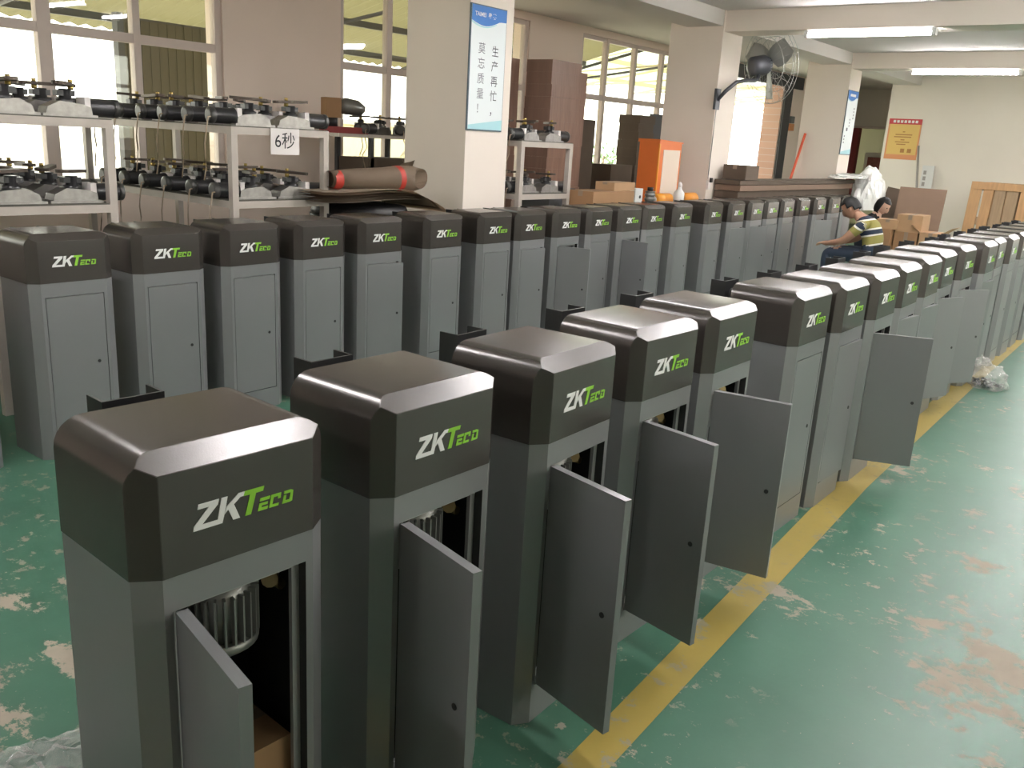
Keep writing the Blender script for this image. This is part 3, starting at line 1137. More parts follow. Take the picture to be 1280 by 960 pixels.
g = [[bm.verts.new((0.36 + 0.09 * i + 0.02 * j, 0.02 + 0.012 * i * i, 0.075 + 0.035 * j * (0.4 + 0.35 * i) - 0.012 * i)) for j in range(3)] for i in range(3)]
for i in range(2):
    for j in range(2):
        bm.faces.new((g[i][j], g[i + 1][j], g[i + 1][j + 1], g[i][j + 1])).smooth = True
bmesh.ops.solidify(bm, geom=bm.faces[:], thickness=0.004)
put('torn_edge', mesh('torn_edge', bm, 'roll'), t)


# ================================================================== COLUMN SIGNS, POSTER
def banner(x0, x1, z0, z1, y, label, full):
    t = thing('banner_sign', label, 'sign', ((x0 + x1) / 2, y, z0))
    w, h = (x1 - x0) / 2, z1 - z0
    boxobj('backing', 'signedge', t, -w, w, -0.010, 0, 0, h)
    boxobj('panel', 'signwhite', t, -w + 0.012, w - 0.006, -0.0125, -0.010, 0.01, h - 0.008)
    a, b = -w + 0.012, w - 0.006
    bm = bmesh.new()
    wave = [(a + (b - a) * k / 14, h - 0.115 - 0.038 * math.sin(PI * min(1, (k / 14) * 1.25) ** 1.0) + 0.02 * (k / 14)) for k in range(15)]
    prism(bm, [(a, h - 0.008)] + wave + [(b, h - 0.008)], -0.0138, -0.0125)
    put('header', mesh('header', bm, 'signblue'), t)
    bm = bmesh.new()
    w2 = [(p[0], p[1] - 0.004) for p in wave[:11]]
    prism(bm, w2 + [(p[0], p[1] - 0.012 + 0.006 * k / 11) for k, p in list(enumerate(w2))[::-1]], -0.0136, -0.0125)
    put('swoosh', mesh('swoosh', bm, 'signpale'), t)
    bm = bmesh.new()
    prism(bm, [(a, 0.01), (b, 0.01), (b, 0.09), (a, 0.04)], -0.0132, -0.0125)
    put('footer', mesh('footer', bm, 'signpale'), t)
    if full:
        put('header_lettering', text_mesh('header_lettering', 'TAIMEI  \u6cf0 \u7f8e', 0.042, 'logow', bold=0.0008), t, (a + 0.035, -0.0142, h - 0.082), (R(90), 0, 0))
        put('lettering', text_mesh('lettering', '\u751f\n\u4ea7\n\u518d\n\u5fd9\n\uff0c', 0.085, 'inkblue', line=1.28), t, (0.045, -0.0130, h - 0.345), (R(90), 0, 0))
        put('lettering', text_mesh('lettering', '\u83ab\n\u5fd8\n\u8d28\n\u91cf\n\uff01', 0.085, 'inkpale', line=1.28), t, (-0.115, -0.0130, h - 0.335), (R(90), 0, 0))
    else:
        boxobj('header_mark', 'logow', t, a + 0.08, b - 0.12, -0.0142, -0.0136, h - 0.085, h - 0.05)
        for j, (xx, zz, s, n) in enumerate(((0.10, h - 0.24, 0.03, 4), (-0.02, h - 0.40, 0.028, 3), (-0.11, h - 0.53, 0.06, 1), (-0.16, h - 0.64, 0.03, 3))):
            for k in range(n):
                boxobj('lettering_mark', 'inkpale', t, xx, xx + s, -0.0134, -0.0125, zz - k * 0.045 - s * 0.8, zz - k * 0.045)
    return t


banner(5.275, 5.70, 1.535, 2.44, 4.647, 'tall white banner with blue header and black Chinese slogan on the near column', True)
banner(13.705, 14.16, 1.52, 2.44, 4.647, 'small distant white banner with blue header on the far column', False)
t = thing('poster', 'yellow notice poster with red header on the far wall', 'poster', (17.497, 4.815, 1.50))
boxobj('sheet', 'poster_y', t, -0.006, 0, -0.285, 0.285, 0.0, 0.71)
boxobj('header', 'poster_r', t, -0.008, -0.006, -0.285, 0.285, 0.615, 0.71)
boxobj('footer', 'poster_o', t, -0.008, -0.006, -0.285, 0.285, 0.0, 0.085)
for s in (-1, 1):
    boxobj('border', 'poster_o', t, -0.0075, -0.006, s * 0.272 - 0.013, s * 0.272 + 0.013, 0.085, 0.615)
for k in range(7):
    boxobj('header_mark', 'logow', t, -0.0095, -0.008, -0.215 + k * 0.064, -0.172 + k * 0.064, 0.64, 0.685)
for z, a, b in ((0.475, -0.02, 0.02), (0.425, -0.15, 0.14), (0.385, -0.14, 0.16), (0.335, -0.03, 0.04), (0.295, -0.12, 0.13), (0.255, -0.06, 0.10)):
    boxobj('text_line', 'poster_t', t, -0.0075, -0.006, a, b, z, z + 0.018)
for y in (-0.14, -0.02):
    boxobj('seal', 'poster_t', t, -0.0075, -0.006, y - 0.035, y + 0.035, 0.12, 0.19)


# ================================================================== CARTON STACKS BY THE WINDOWS
def carton_stack(label, x0, x1, y0, y1, zs, m, seed, cols=1, edge=None):
    t = thing('carton_stack', label, 'boxes', ((x0 + x1) / 2, (y0 + y1) / 2, 0), group='carton stacks by the windows')
    rnd = random.Random(seed)
    w, d = (x1 - x0) / 2, (y1 - y0) / 2
    boxobj('pallet', 'wood2', t, -w, w, -d, d, 0, 0.12)
    z = 0.121
    for hgt in zs:
        for c in range(cols):
            j = lambda: rnd.uniform(-.008, .008)
            a = -w + 2 * w * c / cols
            boxobj('carton', m, t, a + 0.003 + j(), a + 2 * w / cols - 0.003 + j(), -d + j(), d + j(), z, z + hgt - 0.0006, 0.009)
        z += hgt
    return t


carton_stack('film wrapped brown carton stack directly behind the sign column', 7.20, 7.62, 6.0, 6.5, [0.24] * 9, 'carton2', 1)
carton_stack('tallest film wrapped brown carton stack behind the rack of motors', 7.65, 8.19, 5.6, 5.93, [0.12] * 18, 'carton2', 2)
carton_stack('brown carton stack with a jutting top beside the tallest stack', 8.27, 8.47, 5.72, 6.1, [0.44] * 4 + [0.33], 'carton2', 3)
carton_stack('dark olive brown carton stack standing before the far window', 9.30, 9.74, 6.4, 6.75, [0.41] * 4, 'carton3', 4)
carton_stack('dark brown stack of flat cartons behind the orange cabinet', 10.80, 11.22, 6.4, 6.72, [0.11] * 16, 'carton3', 5)
carton_stack('low dark carton stack under the far window', 10.20, 10.74, 6.4, 6.75, [0.22] * 5, 'carton3', 6)
t = thing('leaning_sheet', 'black sheet panel leaning behind the orange cabinet', 'panel', (11.47, 6.5, 0))
boxobj('sheet', 'dark', t, -0.2, 0.25, 0, 0.02, 0, 1.92)

# orange cabinet
t = thing('orange_cabinet', 'bright orange metal cabinet with a cream front panel by the column', 'cabinet', (8.81, 4.80, 0))
bm = bmesh.new()
box(bm, -0.25, 0.25, 0.0, 0.24, 0.0, 1.53)
put('cabinet_shell', mesh('cabinet_shell', bm, 'orange', 0.006), t)
bm = bmesh.new()
prism(bm, [(-0.262, 1.53), (0.262, 1.53), (0.262, 1.545), (-0.262, 1.565)], -0.012, 0.252)
put('top', mesh('top', bm, 'orange', 0.003), t)
boxobj('front_panel', 'cream', t, -0.15, 0.215, -0.006, 0.0, 0.75, 1.46)
boxobj('door_edge', 'orange2', t, -0.255, -0.232, -0.01, 0.002, 0.1, 1.52)

# work table behind the back row with the odds and ends on it
t = thing('work_table', 'low wooden work table behind the back row', 'table', (7.9, 4.36, 0))
boxobj('table_top', 'tabletop', t, -1.25, 1.1, 0.0, 0.34, 0.87, 0.91)
for xx in (-1.2, 1.0):
    for yy in (0.02, 0.27):
        boxobj('leg', 'rack', t, xx, xx + 0.05, yy, yy + 0.05, 0, 0.87)


def carton(label, x0, x1, y0, y1, z0, z1, m='carton', rz=0.0, group=None, name='carton', flaps=False):
    t = thing(name, label, 'box', ((x0 + x1) / 2, (y0 + y1) / 2, z0), rz, group)
    w, d, h = (x1 - x0) / 2, (y1 - y0) / 2, z1 - z0
    boxobj('box_body', m, t, -w, w, -d, d, 0, h, 0.004)
    boxobj('tape', 'roll', t, -w - 0.0006, w + 0.0006, -0.025, 0.025, h * 0.72, h + 0.0008)
    if flaps:
        for s in (-1, 1):
            o = boxobj('flap', m, t, -w, w, 0, 0.14, 0, 0.004)
            o.location = (0, s * d, h)
            o.rotation_euler = (R(35), 0, 0 if s > 0 else PI)
    return t


carton('long orange brown carton on the work table near the rack', 6.72, 7.42, 4.38, 4.66, 0.911, 1.075, 'carton')
carton('smaller pale carton on the work table beside the white device', 7.10, 7.5, 4.42, 4.62, 1.076, 1.15, 'carton4', 0.05)
t = thing('socket_box', 'small white metal box with a round hole on the work table', 'device', (7.63, 4.45, 0.911))
boxobj('case', 'whiteboard', t, -0.07, 0.07, 0, 0.1, 0, 0.18, 0.005)
bm = bmesh.new()
tube(bm, [(0.02, -0.003, 0.10), (0.02, 0.002, 0.10)], 0.016, 12)
put('hole', mesh('hole', bm, 'black'), t)
t = thing('dark_valve', 'small dark ribbed motor standing upright on the work table', 'motor', (7.86, 4.46, 0.911))
bm = bmesh.new()
pts, rr = [], []
for k in range(8):
    pts += [(0, 0, 0.02 * k), (0, 0, 0.02 * k + 0.012)]
    rr += [0.045, 0.055] if k % 2 else [0.055, 0.045]
tube(bm, pts, rr, 12)
put('ribbed_body', mesh('ribbed_body', bm, 'mgrey'), t)
bm = bmesh.new()
tube(bm, [(0, 0, 0.155), (0, 0, 0.19)], 0.03, 10)
put('knob', mesh('knob', bm, 'black'), t)
t = thing('spray_bottle', 'clear white plastic bottle with narrow neck on the work table', 'bottle', (8.43, 4.44, 0.911))
bm = bmesh.new()
tube(bm, [(0, 0, 0), (0, 0, 0.13), (0, 0, 0.165), (0, 0, 0.19)], [0.055, 0.055, 0.025, 0.02], 14)
put('bottle_body', mesh('bottle_body', bm, 'filmw'), t)
bm = bmesh.new()
tube(bm, [(0, 0, 0.19), (0, 0, 0.215), (0, 0, 0.24)], [0.022, 0.022, 0.006], 10)
put('cap', mesh('cap', bm, 'paper'), t)
for k, x in enumerate((8.05, 8.62)):
    t = thing('orange_roll', ('left', 'right')[k] + ' orange plastic roll lying on the work table', 'roll', (x, 4.52, 0.911), group='orange rolls')
    bm = bmesh.new()
    tube(bm, [(0, 0, 0.062), (0.30, 0, 0.062)], 0.06, 18)
    put('sleeve', mesh('sleeve', bm, 'orange2'), t)
    bm = bmesh.new()
    tube(bm, [(-0.012, 0, 0.062), (0.314, 0, 0.062)], 0.035, 14)
    put('core', mesh('core', bm, 'paper'), t)
t = thing('grey_case', 'grey steel case on the floor behind the back row', 'case', (6.98, 4.9, 0))
boxobj('case_body', 'greycabinet', t, -0.2, 0.2, 0, 0.4, 0, 1.04, 0.008)
boxobj('lid', 'dark', t, -0.205, 0.205, -0.004, 0.404, 1.04, 1.06)
carton('yellow brown carton under the rack right of the column', 5.99, 6.15, 4.68, 5.0, 0.571, 0.86, 'orange2')

# ================================================================== WALL FAN ON THE SECOND COLUMN
t = thing('wall_fan', 'grey industrial wall fan on a curved arm on the second column', 'fan', (9.80, 4.65, 2.02))
boxobj('bracket', 'fan', t, -0.40, -0.30, -0.03, 0.0, -0.1, 0.12, 0.004)
bm = bmesh.new()
tube(bm, [(-0.35, -0.02, 0.0), (-0.33, -0.10, 0.10), (-0.22, -0.16, 0.20), (-0.02, -0.18, 0.235), (0.18, -0.2, 0.25), (0.24, -0.2, 0.27), (0.28, -0.2, 0.36)], 0.022, 10)
put('arm', mesh('arm', bm, 'fan'), t)
HX = Vector((0.42, -0.22, 0.44))
ax = Vector((0.86, -0.42, 0.15)).normalized()
q = ax.to_track_quat('Z', 'Y').to_euler()
bm = bmesh.new()
tube(bm, [(0, 0, -0.24), (0, 0, -0.22), (0, 0, -0.06), (0, 0, 0.0), (0, 0, 0.03)], [0.06, 0.105, 0.115, 0.09, 0.05], 18)
put('motor', mesh('motor', bm, 'fan'), t, HX, q)
for k in range(3):
    bm = bmesh.new()
    n = 6
    rows = []
    for i in range(n + 1):
        r = 0.06 + 0.32 * i / n
        wd = 0.05 + 0.075 * math.sin(PI * min(1, i / n * 0.62 + 0.2))
        tw = R(32 - 14 * i / n)
        rows.append([(r, s * wd * math.cos(tw), s * wd * math.sin(tw)) for s in (-1, -0.3, 0.4, 1)])
    vv = [[bm.verts.new(p) for p in row] for row in rows]
    for i in range(n):
        for j in range(3):
            bm.faces.new((vv[i][j], vv[i + 1][j], vv[i + 1][j + 1], vv[i][j + 1])).smooth = True
    bmesh.ops.solidify(bm, geom=bm.faces[:], thickness=0.004)
    bmesh.ops.rotate(bm, verts=bm.verts, cent=(0, 0, 0), matrix=Matrix.Rotation(2 * PI * k / 3 + 0.5, 3, 'Z'))
    put('blade', mesh('blade', bm, 'blade'), t, HX + ax * 0.02, q)
bm = bmesh.new()
for rr, zz in ((0.43, 0.0), (0.43, 0.05), (0.30, 0.085), (0.16, 0.1), (0.3, -0.05)):
    pts = [(rr * math.cos(2 * PI * k / 36), rr * math.sin(2 * PI * k / 36), zz) for k in range(37)]
    tube(bm, pts, 0.0035, 5, cap=False)
for k in range(24):
    a = 2 * PI * k / 24
    c, s = math.cos(a), math.sin(a)
    tube(bm, [(0.06 * c, 0.06 * s, 0.105), (0.3 * c, 0.3 * s, 0.085), (0.43 * c, 0.43 * s, 0.05), (0.43 * c, 0.43 * s, 0.0), (0.3 * c, 0.3 * s, -0.05), (0.10 * c, 0.10 * s, -0.06)], 0.002, 4)
put('guard', mesh('guard', bm, 'blade'), t, HX + ax * 0.02, q)
bm = bmesh.new()
tube(bm, [(-0.335, -0.012, -0.1), (-0.33, -0.008, -0.4), (-0.34, -0.008, -0.8), (-0.338, -0.008, -0.85)], 0.005, 5)
put('power_cord', mesh('power_cord', bm, 'greyrod'), t)
t = thing('switch_box', 'small pull switch hanging low on the second column', 'switch', (9.47, 4.648, 1.15))
boxobj('switch_body', 'paper', t, -0.03, 0.03, -0.03, 0, -0.1, 0.0, 0.004)
boxobj('lever', 'black', t, -0.012, 0.03, -0.05, -0.03, -0.02, 0.03)
t = thing('red_switch', 'small red and grey alarm switch beside the big side door', 'switch', (17.55, 6.998, 2.05))
boxobj('case', 'poster_o', t, -0.12, 0.10, -0.06, 0, -0.13, 0.0, 0.004)
boxobj('top_box', 'greycabinet', t, -0.08, 0.08, -0.06, 0, 0.01, 0.14, 0.004)
bm = bmesh.new()
tube(bm, [(13.41, 5.44, 0.004), (13.683, 5.19, 1.80)], 0.02, 8)
tag(put('red_pole', mesh('red_pole', bm, 'redstick')), 'red painted pole leaning against the farther column', 'pole')

# ================================================================== DARK BOARD PILE AND PLASTIC SHEET
t = thing('board_pile', 'long dark pile of flattened cartons between the two far columns', 'pile', (11.8, 4.335, 0))
boxobj('pallet', 'wood2', t, -2.1, 1.75, 0.03, 0.29, 0, 0.14)
rnd = random.Random(11)
z = 0.141
k = 0
while z < 1.13:
    h = rnd.choice((0.055, 0.07, 0.085))
    a, b = -2.15 + rnd.uniform(-.05, .05), 1.80 + rnd.uniform(-.12, .05)
    boxobj('board', ('carton3', 'board', 'carton3')[k % 3], t, a, b, rnd.uniform(-.02, .02), 0.295 + rnd.uniform(-.015, .012), z, z + h - 0.006)
    z += h
    k += 1
ztop = z
carton('short dark carton on the near end of the board pile', 9.70, 10.05, 4.30, 4.58, ztop + 0.001, ztop + 0.16, 'carton3')


def blob(name, m, rad, seed, amp, n=28, flat=0.0):
    bm = bmesh.new()
    bmesh.ops.create_icosphere(bm, subdivisions=4, radius=1)
    from mathutils import noise
    for v in bm.verts:
        p = v.co.copy()
        d = 1 + amp * noise.noise(p * 2.1 + Vector((seed, 0, 0))) + amp * 0.6 * abs(noise.noise(p * 5.3 + Vector((0, seed, 0)))) \
            + amp * 0.35 * noise.noise(p * 12 + Vector((0, 0, seed)))
        v.co = Vector((p.x * rad[0] * d, p.y * rad[1] * d, p.z * rad[2] * d))
        if v.co.z < flat:
            v.co.z = flat
    return mesh(name, bm, m)


t = thing('plastic_sheet', 'bulky heap of white plastic film over the end of the board pile', 'plastic film', (13.9, 4.2, 0))
put('draped_film', blob('draped_film', 'filmw', (0.50, 0.22, 0.60), 4.2, 0.16), t, (0.0, -0.02, 0.76))
put('film_tail', blob('film_tail', 'filmw', (0.62, 0.17, 0.06), 2.2, 0.25), t, (-0.55, 0.12, 1.20))

# ================================================================== CARTONS, BOARD, PALLETS AT THE FAR WALL
G = 'cartons heaped in front of the leaning board'
carton('lower left brown carton of the far heap', 12.15, 12.6, 3.30, 3.62, 0, 0.40, 'carton', 0.05, G)
carton('middle left brown carton of the far heap with open flaps', 12.15, 12.58, 3.30, 3.60, 0.401, 0.62, 'carton', 0, G)
carton('topmost pale carton behind the striped shirt', 12.2, 12.5, 3.26, 3.52, 0.621, 0.74, 'carton4', 0.1, G)
carton('tall carton in the middle of the far heap', 12.25, 12.7, 2.98, 3.27, 0, 0.60, 'carton', -0.04, G)
carton('pale carton on top of the middle of the far heap', 12.25, 12.68, 2.97, 3.28, 0.601, 0.82, 'carton4', 0.03, G)
carton('low right carton of the far heap', 12.25, 12.7, 2.68, 2.95, 0, 0.42, 'carton', 0.06, G)
carton('open carton with raised flaps at the right of the far heap', 12.2, 12.6, 2.70, 2.96, 0.421, 0.62, 'carton4', 0.0, G, flaps=True)
o = boxobj('leaning_board', 'board', None, 0, 0.02, 0, 0.66, 0, 1.12, 0.0)
o.location, o.rotation_euler = (14.2, 3.22, 0.004), (0, R(10), 0)
tag(o, 'large brown hardboard sheet leaning behind the cartons', 'board')
o = boxobj('leaning_board', 'carton3', None, 0, 0.02, 0, 0.5, 0, 1.05, 0.0)
o.location, o.rotation_euler = (14.3, 3.75, 0.004), (R(8), R(12), 0)
tag(o, 'dark board leaning at the left behind the brown hardboard sheet', 'board')
bm = bmesh.new()
tube(bm, [(16.7, 4.10, 0.003), (17.47, 4.52, 1.75)], 0.02, 7)
tag(put('grey_rod', mesh('grey_rod', bm, 'greyrod')), 'thin grey rod leaning on the wall beside the yellow poster', 'rod')
t = thing('white_sign_board', 'narrow white board with grey marks standing at the far wall', 'sign', (17.44, 4.28, 0))
boxobj('panel', 'whiteboard', t, 0, 0.02, -0.10, 0.10, 0, 1.42)
for k in range(3):
    boxobj('lettering_mark', 'greyrod', t, -0.002, 0, 0.02, 0.07, 1.06 + k * 0.1, 1.13 + k * 0.1)


def pallet(label, loc, rot, seed):
    t = thing('wooden_pallet', label, 'pallet', loc, 0, 'wooden pallets leaning on the far wall')
    t.rotation_euler = rot
    rnd = random.Random(seed)
    for k in range(6):      # deck boards run up the wall
        y = -0.5 + k * 0.178
        boxobj('deck_board', ('wood', 'wood2', 'wood')[rnd.randrange(3)], t, 0, 0.02, y, y + rnd.uniform(0.145, 0.17), 0, 1.22)
    for z in (0.0, 0.55, 1.1):
        boxobj('bearer', 'wood2', t, 0.021, 0.10, -0.51, 0.54, z, z + 0.12)
    for z in (0.02, 1.10):
        boxobj('cross_board', 'wood', t, -0.02, -0.001, -0.51, 0.54, z, z + 0.11)
    return t


pallet('wooden pallet leaning on the far wall, front one with orange boards', (15.95, 2.70, 0.02), (0, R(8), 0), 1)
pallet('wooden pallet leaning on the far wall, just behind the front pallet', (16.2, 2.48, 0.02), (0, R(8), 0), 2)
t = thing('framed_notice', 'white framed red notice in the far doorway', 'picture', (21.35, 6.40, 0.85))
boxobj('frame', 'pframe', t, 0, 0.03, -0.24, 0.24, 0.0, 0.76)
boxobj('print', 'picture', t, -0.004, 0.0, -0.17, 0.17, 0.27, 0.66)
t['category'] = 'picture'
boxobj('stand', 'pframe', t, 0.0, 0.03, -0.2, -0.15, -0.85, 0.0)
boxobj('stand', 'pframe', t, 0.0, 0.03, 0.15, 0.2, -0.85, 0.0)

# ================================================================== PLASTIC ON THE FLOOR
def crumple(name, m, nx, ny, fx, fy, fz, seed):
    from mathutils import noise
    bm = bmesh.new()
    g = []
    for i in range(nx + 1):
        row = []
        for j in range(ny + 1):
            u, w = i / nx, j / ny
            e = (math.sin(PI * u) ** 0.5) * (math.sin(PI * w) ** 0.5)
            q = Vector((u * 9 + seed, w * 5, seed))
            z = 0.004 + fz * e * (0.35 + 0.9 * abs(noise.noise(q)) + 0.5 * abs(noise.noise(q * 2.7)))
            row.append(bm.verts.new((fx * (u - .5) + 0.03 * noise.noise(q * 1.3), fy * (w - .5) + 0.03 * noise.noise(q * 1.7 + Vector((5, 0, 0))), z)))
        g.append(row)
    for i in range(nx):
        for j in range(ny):
            bm.faces.new((g[i][j], g[i + 1][j], g[i + 1][j + 1], g[i][j + 1]))
    return mesh(name, bm, m)


o = put('bubble_wrap', crumple('bubble_wrap', 'film', 60, 22, 0.55, 0.20, 0.05, 3.3), None, (0.66, 1.94, 0.0), (0, 0, R(-15)))
tag(o, 'crumpled clear bubble wrap on the floor left of the nearest cabinet', 'bubble wrap')
t = thing('plastic_bag', 'clear plastic bag of metal fasteners on the floor by the yellow line', 'bag', (6.83, 1.04, 0), R(20))
put('film', blob('film', 'film', (0.15, 0.12, 0.11), 7.7, 0.28, flat=-0.045), t, (0, 0, 0.047))
put('knot', blob('knot', 'film', (0.06, 0.05, 0.05), 1.7, 0.5), t, (0.02, 0.05, 0.15))
bm = bmesh.new()
rnd = random.Random(5)
for k in range(60):
    a, r = rnd.uniform(0, 2 * PI), 0.11 * math.sqrt(rnd.random())
    p = Vector((r * math.cos(a), r * 0.8 * math.sin(a), rnd.uniform(0.008, 0.04)))
    d = Vector((rnd.uniform(-1, 1), rnd.uniform(-1, 1), rnd.uniform(-.3, .3))).normalized() * 0.018
    tube(bm, [p - d, p + d], 0.005, 5)
put('fasteners', mesh('fasteners', bm, 'metalbits'), t)['kind'] = 'stuff'


# ================================================================== PEOPLE
def skin_body(name, joints, edges, mats, assign, tcoord=None, sub=2):
    """joints: name -> (pos, radius); one continuous skinned surface, materials by nearest bone"""
    me = bpy.data.meshes.new(name)
    names = list(joints)
    me.from_pydata([joints[n][0] for n in names], [(names.index(a), names.index(b)) for a, b in edges], [])
    o = bpy.data.objects.new(name, me)
    C.objects.link(o)
    o.modifiers.new('skin', 'SKIN').use_smooth_shade = True
    sv = me.skin_vertices[0].data
    for i, n in enumerate(names):
        r = joints[n][1]
        sv[i].radius = r if isinstance(r, tuple) else (r, r)
        sv[i].use_root = i == 0
    s = o.modifiers.new('sub', 'SUBSURF')
    s.levels = s.render_levels = sub
    bpy.context.view_layer.update()
    out = bpy.data.meshes.new_from_object(o.evaluated_get(bpy.context.evaluated_depsgraph_get()))
    bpy.data.objects.remove(o)
    out.name = name
    out.materials.clear()
    for m in mats:
        out.materials.append(M[m])
    seg = [(Vector(joints[a][0]), Vector(joints[b][0]), assign(a, b)) for a, b in edges]

    def near(p):
        best, bi = 1e9, 0
        for a, b, mi in seg:
            d = b - a
            u = max(0, min(1, (p - a).dot(d) / max(1e-9, d.length_squared)))
            q = (p - a - d * u).length
            if q < best:
                best, bi = q, mi
        return bi
    for f in out.polygons:
        f.material_index = near(f.center)
        f.use_smooth = True
    if tcoord:
        at = out.attributes.new('t', 'FLOAT', 'POINT')
        for i, v in enumerate(out.vertices):
            at.data[i].value = tcoord(v.co)
    return out


def hand(J, E, wrist, side, pw, dirn, up, s=1.0):
    """palm and five bent fingers grown from the wrist joint"""
    d = Vector(dirn).normalized()
    u = Vector(up).normalized()
    l = d.cross(u).normalized() * side
    w = Vector(pw)
    J['palm' + str(side)] = (w + d * 0.055 * s, (0.034 * s, 0.018 * s))
    E.append((wrist, 'palm' + str(side)))
    for k, (off, ln) in enumerate(((-0.028, 0.055), (-0.01, 0.068), (0.009, 0.064), (0.027, 0.05))):
        a, b, c = 'f%da%d' % (k, side), 'f%db%d' % (k, side), 'f%dc%d' % (k, side)
        p = w + d * 0.095 * s + l * off * s
        J[a] = (p, 0.0095 * s)
        J[b] = (p + d * ln * 0.5 * s - u * 0.012 * s, 0.009 * s)
        J[c] = (p + d * ln * 0.8 * s - u * 0.036 * s, 0.007 * s)
        E += [('palm' + str(side), a), (a, b), (b, c)]
    a, b = 'ta%d' % side, 'tb%d' % side
    p = w + d * 0.045 * s - l * 0.04 * s
    J[a] = (p - u * 0.008, 0.0105 * s)
    J[b] = (p + d * 0.035 * s - l * 0.012 * s - u * 0.02 * s, 0.008 * s)
    E += [('palm' + str(side), a), (a, b)]


def head_parts(t, pos, rot, skin, long_hair=False):
    """head on the neck: skull, nose, ears, eyes, mouth, hair; +X of the head is the face direction"""
    from mathutils import noise
    bm = bmesh.new()
    bmesh.ops.create_uvsphere(bm, u_segments=24, v_segments=18, radius=1)
    for v in bm.verts:
        x, y, z = v.co
        jaw = max(0, -z)
        sx = 0.098 * (1 - 0.10 * jaw) if x > 0 else 0.100 * (1 - 0.35 * jaw)
        v.co = Vector((x * sx + 0.012 * jaw, y * 0.076 * (1 - 0.28 * jaw), z * 0.118))
        if x > 0.75 and abs(y) < 0.3 and -0.35 < z < 0.12:      # nose
            v.co.x += 0.020 * (1 - abs(y) / 0.3) * (0.5 + (0.12 - z))
        if x > 0.6 and 0.15 < abs(y) < 0.5 and 0.02 < z < 0.3:  # eye sockets
            v.co.x -= 0.006
    for f in bm.faces:
        f.smooth = True
    h = put('head', mesh('head', bm, skin), t, pos, rot)
    for s in (-1, 1):
        bm = bmesh.new()
        bmesh.ops.create_uvsphere(bm, u_segments=10, v_segments=8, radius=1)
        for v in bm.verts:
            v.co = Vector((v.co.x * 0.018, v.co.y * 0.008, v.co.z * 0.03))
        put('ear', mesh('ear', bm, skin), h, (-0.005, s * 0.076, -0.008))
        bm = bmesh.new()
        bmesh.ops.create_uvsphere(bm, u_segments=8, v_segments=6, radius=0.011)
        put('eye', mesh('eye', bm, 'eye'), h, (0.078, s * 0.031, 0.015))
    bm = bmesh.new()
    tube(bm, [(0.083, -0.022, -0.056), (0.092, 0, -0.054), (0.083, 0.022, -0.056)], [0.003, 0.007, 0.003], 6)
    put('mouth', mesh('mouth', bm, 'lips'), h)
    bm = bmesh.new()
    bmesh.ops.create_uvsphere(bm, u_segments=32, v_segments=22, radius=1)
    kill = []
    for v in bm.verts:
        x, y, z = v.co
        lim = (0.42 if x > 0.25 else -0.1 - (0.42 if x < -0.2 else 0.0))
        if long_hair and x < 0.3:
            lim = -1.5
        if z < lim:
            kill.append(v)
        d = 1 + 0.05 * noise.noise(Vector((x, y, z)) * 5)
        v.co = Vector((x * 0.110 * d - 0.004, y * 0.088 * d, z * 0.128 * d + (0.004 if not long_hair else -0.02 * max(0, -z))))
    bmesh.ops.delete(bm, geom=kill, context='VERTS')
    bmesh.ops.solidify(bm, geom=bm.faces[:], thickness=0.012)
    for f in bm.faces:
        f.smooth = True
    put('hair', mesh('hair', bm, 'hair'), h)
    return h


# person in the striped shirt, sitting low and leaning to the back row (faces +Y)
P = thing('person', 'person in olive, navy and white striped shirt sitting bent towards the back row', 'person', (10.3, 2.95, 0))
J = {'pelvis': ((0, 0.02, 0.46), (0.15, 0.125)), 'belly': ((0, 0.0, 0.58), (0.15, 0.12)), 'chest': ((0, 0.05, 0.72), (0.165, 0.12)),
     'neckbase': ((0, 0.13, 0.82), (0.085, 0.07)), 'neck': ((0, 0.21, 0.865), 0.052), 'skull': ((0, 0.27, 0.91), 0.06)}
E = [('pelvis', 'belly'), ('belly', 'chest'), ('chest', 'neckbase'), ('neckbase', 'neck'), ('neck', 'skull')]
for s, nm in ((-1, 'L'), (1, 'R')):
    J['sh' + nm] = ((s * 0.17, 0.11, 0.775), 0.068)
    J['ua' + nm] = ((s * 0.215, 0.19, 0.69), 0.056)
    J['el' + nm] = ((s * 0.225, 0.27, 0.60), 0.045)
    J['fa' + nm] = ((s * 0.19, 0.37, 0.565), 0.038)
    J['wr' + nm] = ((s * 0.14, 0.46, 0.545), 0.028)
    E += [('neckbase', 'sh' + nm), ('sh' + nm, 'ua' + nm), ('ua' + nm, 'el' + nm), ('el' + nm, 'fa' + nm), ('fa' + nm, 'wr' + nm)]
    hand(J, E, 'wr' + nm, s, J['wr' + nm][0], (-s * 0.15, 0.95, -0.05), (0, 0.1, 1))
    J['hip' + nm] = ((s * 0.10, 0.08, 0.43), 0.098)
    J['th' + nm] = ((s * 0.15, 0.28, 0.45), 0.085)
    J['kn' + nm] = ((s * 0.17, 0.46, 0.45), 0.064)
    J['ca' + nm] = ((s * 0.17, 0.45, 0.27), 0.058)
    J['an' + nm] = ((s * 0.17, 0.42, 0.09), 0.042)
    J['ft' + nm] = ((s * 0.18, 0.50, 0.05), 0.044)
    J['to' + nm] = ((s * 0.19, 0.60, 0.04), 0.036)
    E += [('pelvis', 'hip' + nm), ('hip' + nm, 'th' + nm), ('th' + nm, 'kn' + nm), ('kn' + nm, 'ca' + nm), ('ca' + nm, 'an' + nm),
          ('an' + nm, 'ft' + nm), ('ft' + nm, 'to' + nm)]


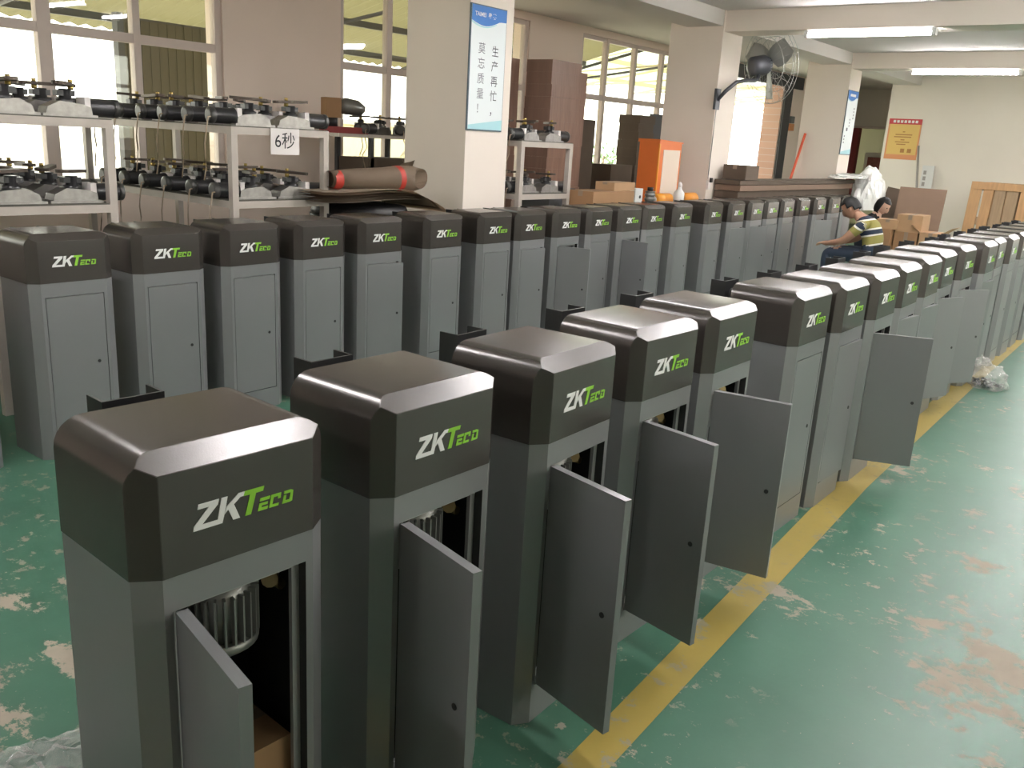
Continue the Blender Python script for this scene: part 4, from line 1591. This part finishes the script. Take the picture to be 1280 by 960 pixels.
def asg(a, b):
    if b.startswith(('hip', 'th', 'kn', 'ca', 'an')):
        return 2
    if b.startswith(('ft', 'to')) and len(b) == 3:
        return 3
    if b in ('belly', 'chest', 'neckbase') or b.startswith(('sh', 'ua')):
        return 1
    return 0


put('body', skin_body('body', J, E, ['skin', 'shirt', 'jeans', 'shoe'], asg,
                      lambda p: (0.95 - (p.z * 0.95 + p.y * 0.25)) if abs(p.x) < 0.19 else (0.95 - (p.z * 0.75 - p.y * 0.4)) + 0.03), P)
head_parts(P, (0, 0.315, 0.945), (0, R(35), R(90)), 'skin')
t = thing('stool', 'low black stool under the person in the striped shirt', 'stool', (10.3, 2.93, 0))
bm = bmesh.new()
tube(bm, [(0, 0, 0.30), (0, 0, 0.345)], 0.16, 20)
put('seat', mesh('seat', bm, 'black', 0.006), t)
for k in range(4):
    a = PI / 4 + k * PI / 2
    bm = bmesh.new()
    tube(bm, [(0.10 * math.cos(a), 0.10 * math.sin(a), 0.30), (0.15 * math.cos(a), 0.15 * math.sin(a), 0.0)], 0.014, 8)
    put('leg', mesh('leg', bm, 'black'), t)

# second person, crouching behind the cartons, only the head and back show
P = thing('person', 'person with black hair crouching behind the cartons', 'person', (13.05, 3.86, 0))
J = {'pelvis': ((0.05, 0.08, 0.30), (0.14, 0.12)), 'belly': ((0.03, 0.05, 0.42), (0.14, 0.11)), 'chest': ((0.0, -0.01, 0.58), (0.15, 0.11)),
     'neckbase': ((0, -0.07, 0.70), (0.08, 0.065)), 'neck': ((0, -0.10, 0.765), 0.05), 'skull': ((0, -0.13, 0.82), 0.055)}
E = [('pelvis', 'belly'), ('belly', 'chest'), ('chest', 'neckbase'), ('neckbase', 'neck'), ('neck', 'skull')]
for s, nm in ((-1, 'L'), (1, 'R')):
    J['sh' + nm] = ((s * 0.16, -0.05, 0.66), 0.062)
    J['ua' + nm] = ((s * 0.19, -0.12, 0.56), 0.05)
    J['el' + nm] = ((s * 0.19, -0.18, 0.46), 0.042)
    J['wr' + nm] = ((s * 0.10, -0.22, 0.36), 0.028)
    E += [('neckbase', 'sh' + nm), ('sh' + nm, 'ua' + nm), ('ua' + nm, 'el' + nm), ('el' + nm, 'wr' + nm)]
    hand(J, E, 'wr' + nm, s, J['wr' + nm][0], (-s * 0.2, -0.4, -0.8), (0, -1, 0.3), 0.9)
    J['hip' + nm] = ((s * 0.10, 0.04, 0.27), 0.09)
    J['kn' + nm] = ((s * 0.17, -0.16, 0.44), 0.062)
    J['ca' + nm] = ((s * 0.17, -0.06, 0.25), 0.056)
    J['an' + nm] = ((s * 0.16, 0.02, 0.08), 0.04)
    J['ft' + nm] = ((s * 0.165, -0.06, 0.045), 0.042)
    J['to' + nm] = ((s * 0.17, -0.15, 0.038), 0.034)
    E += [('pelvis', 'hip' + nm), ('hip' + nm, 'kn' + nm), ('kn' + nm, 'ca' + nm), ('ca' + nm, 'an' + nm), ('an' + nm, 'ft' + nm), ('ft' + nm, 'to' + nm)]
put('body', skin_body('body', J, E, ['skin2', 'blackcloth', 'jeans', 'shoe'], asg), P)
head_parts(P, (0, -0.155, 0.865), (0, R(30), R(-100)), 'skin2', long_hair=True)
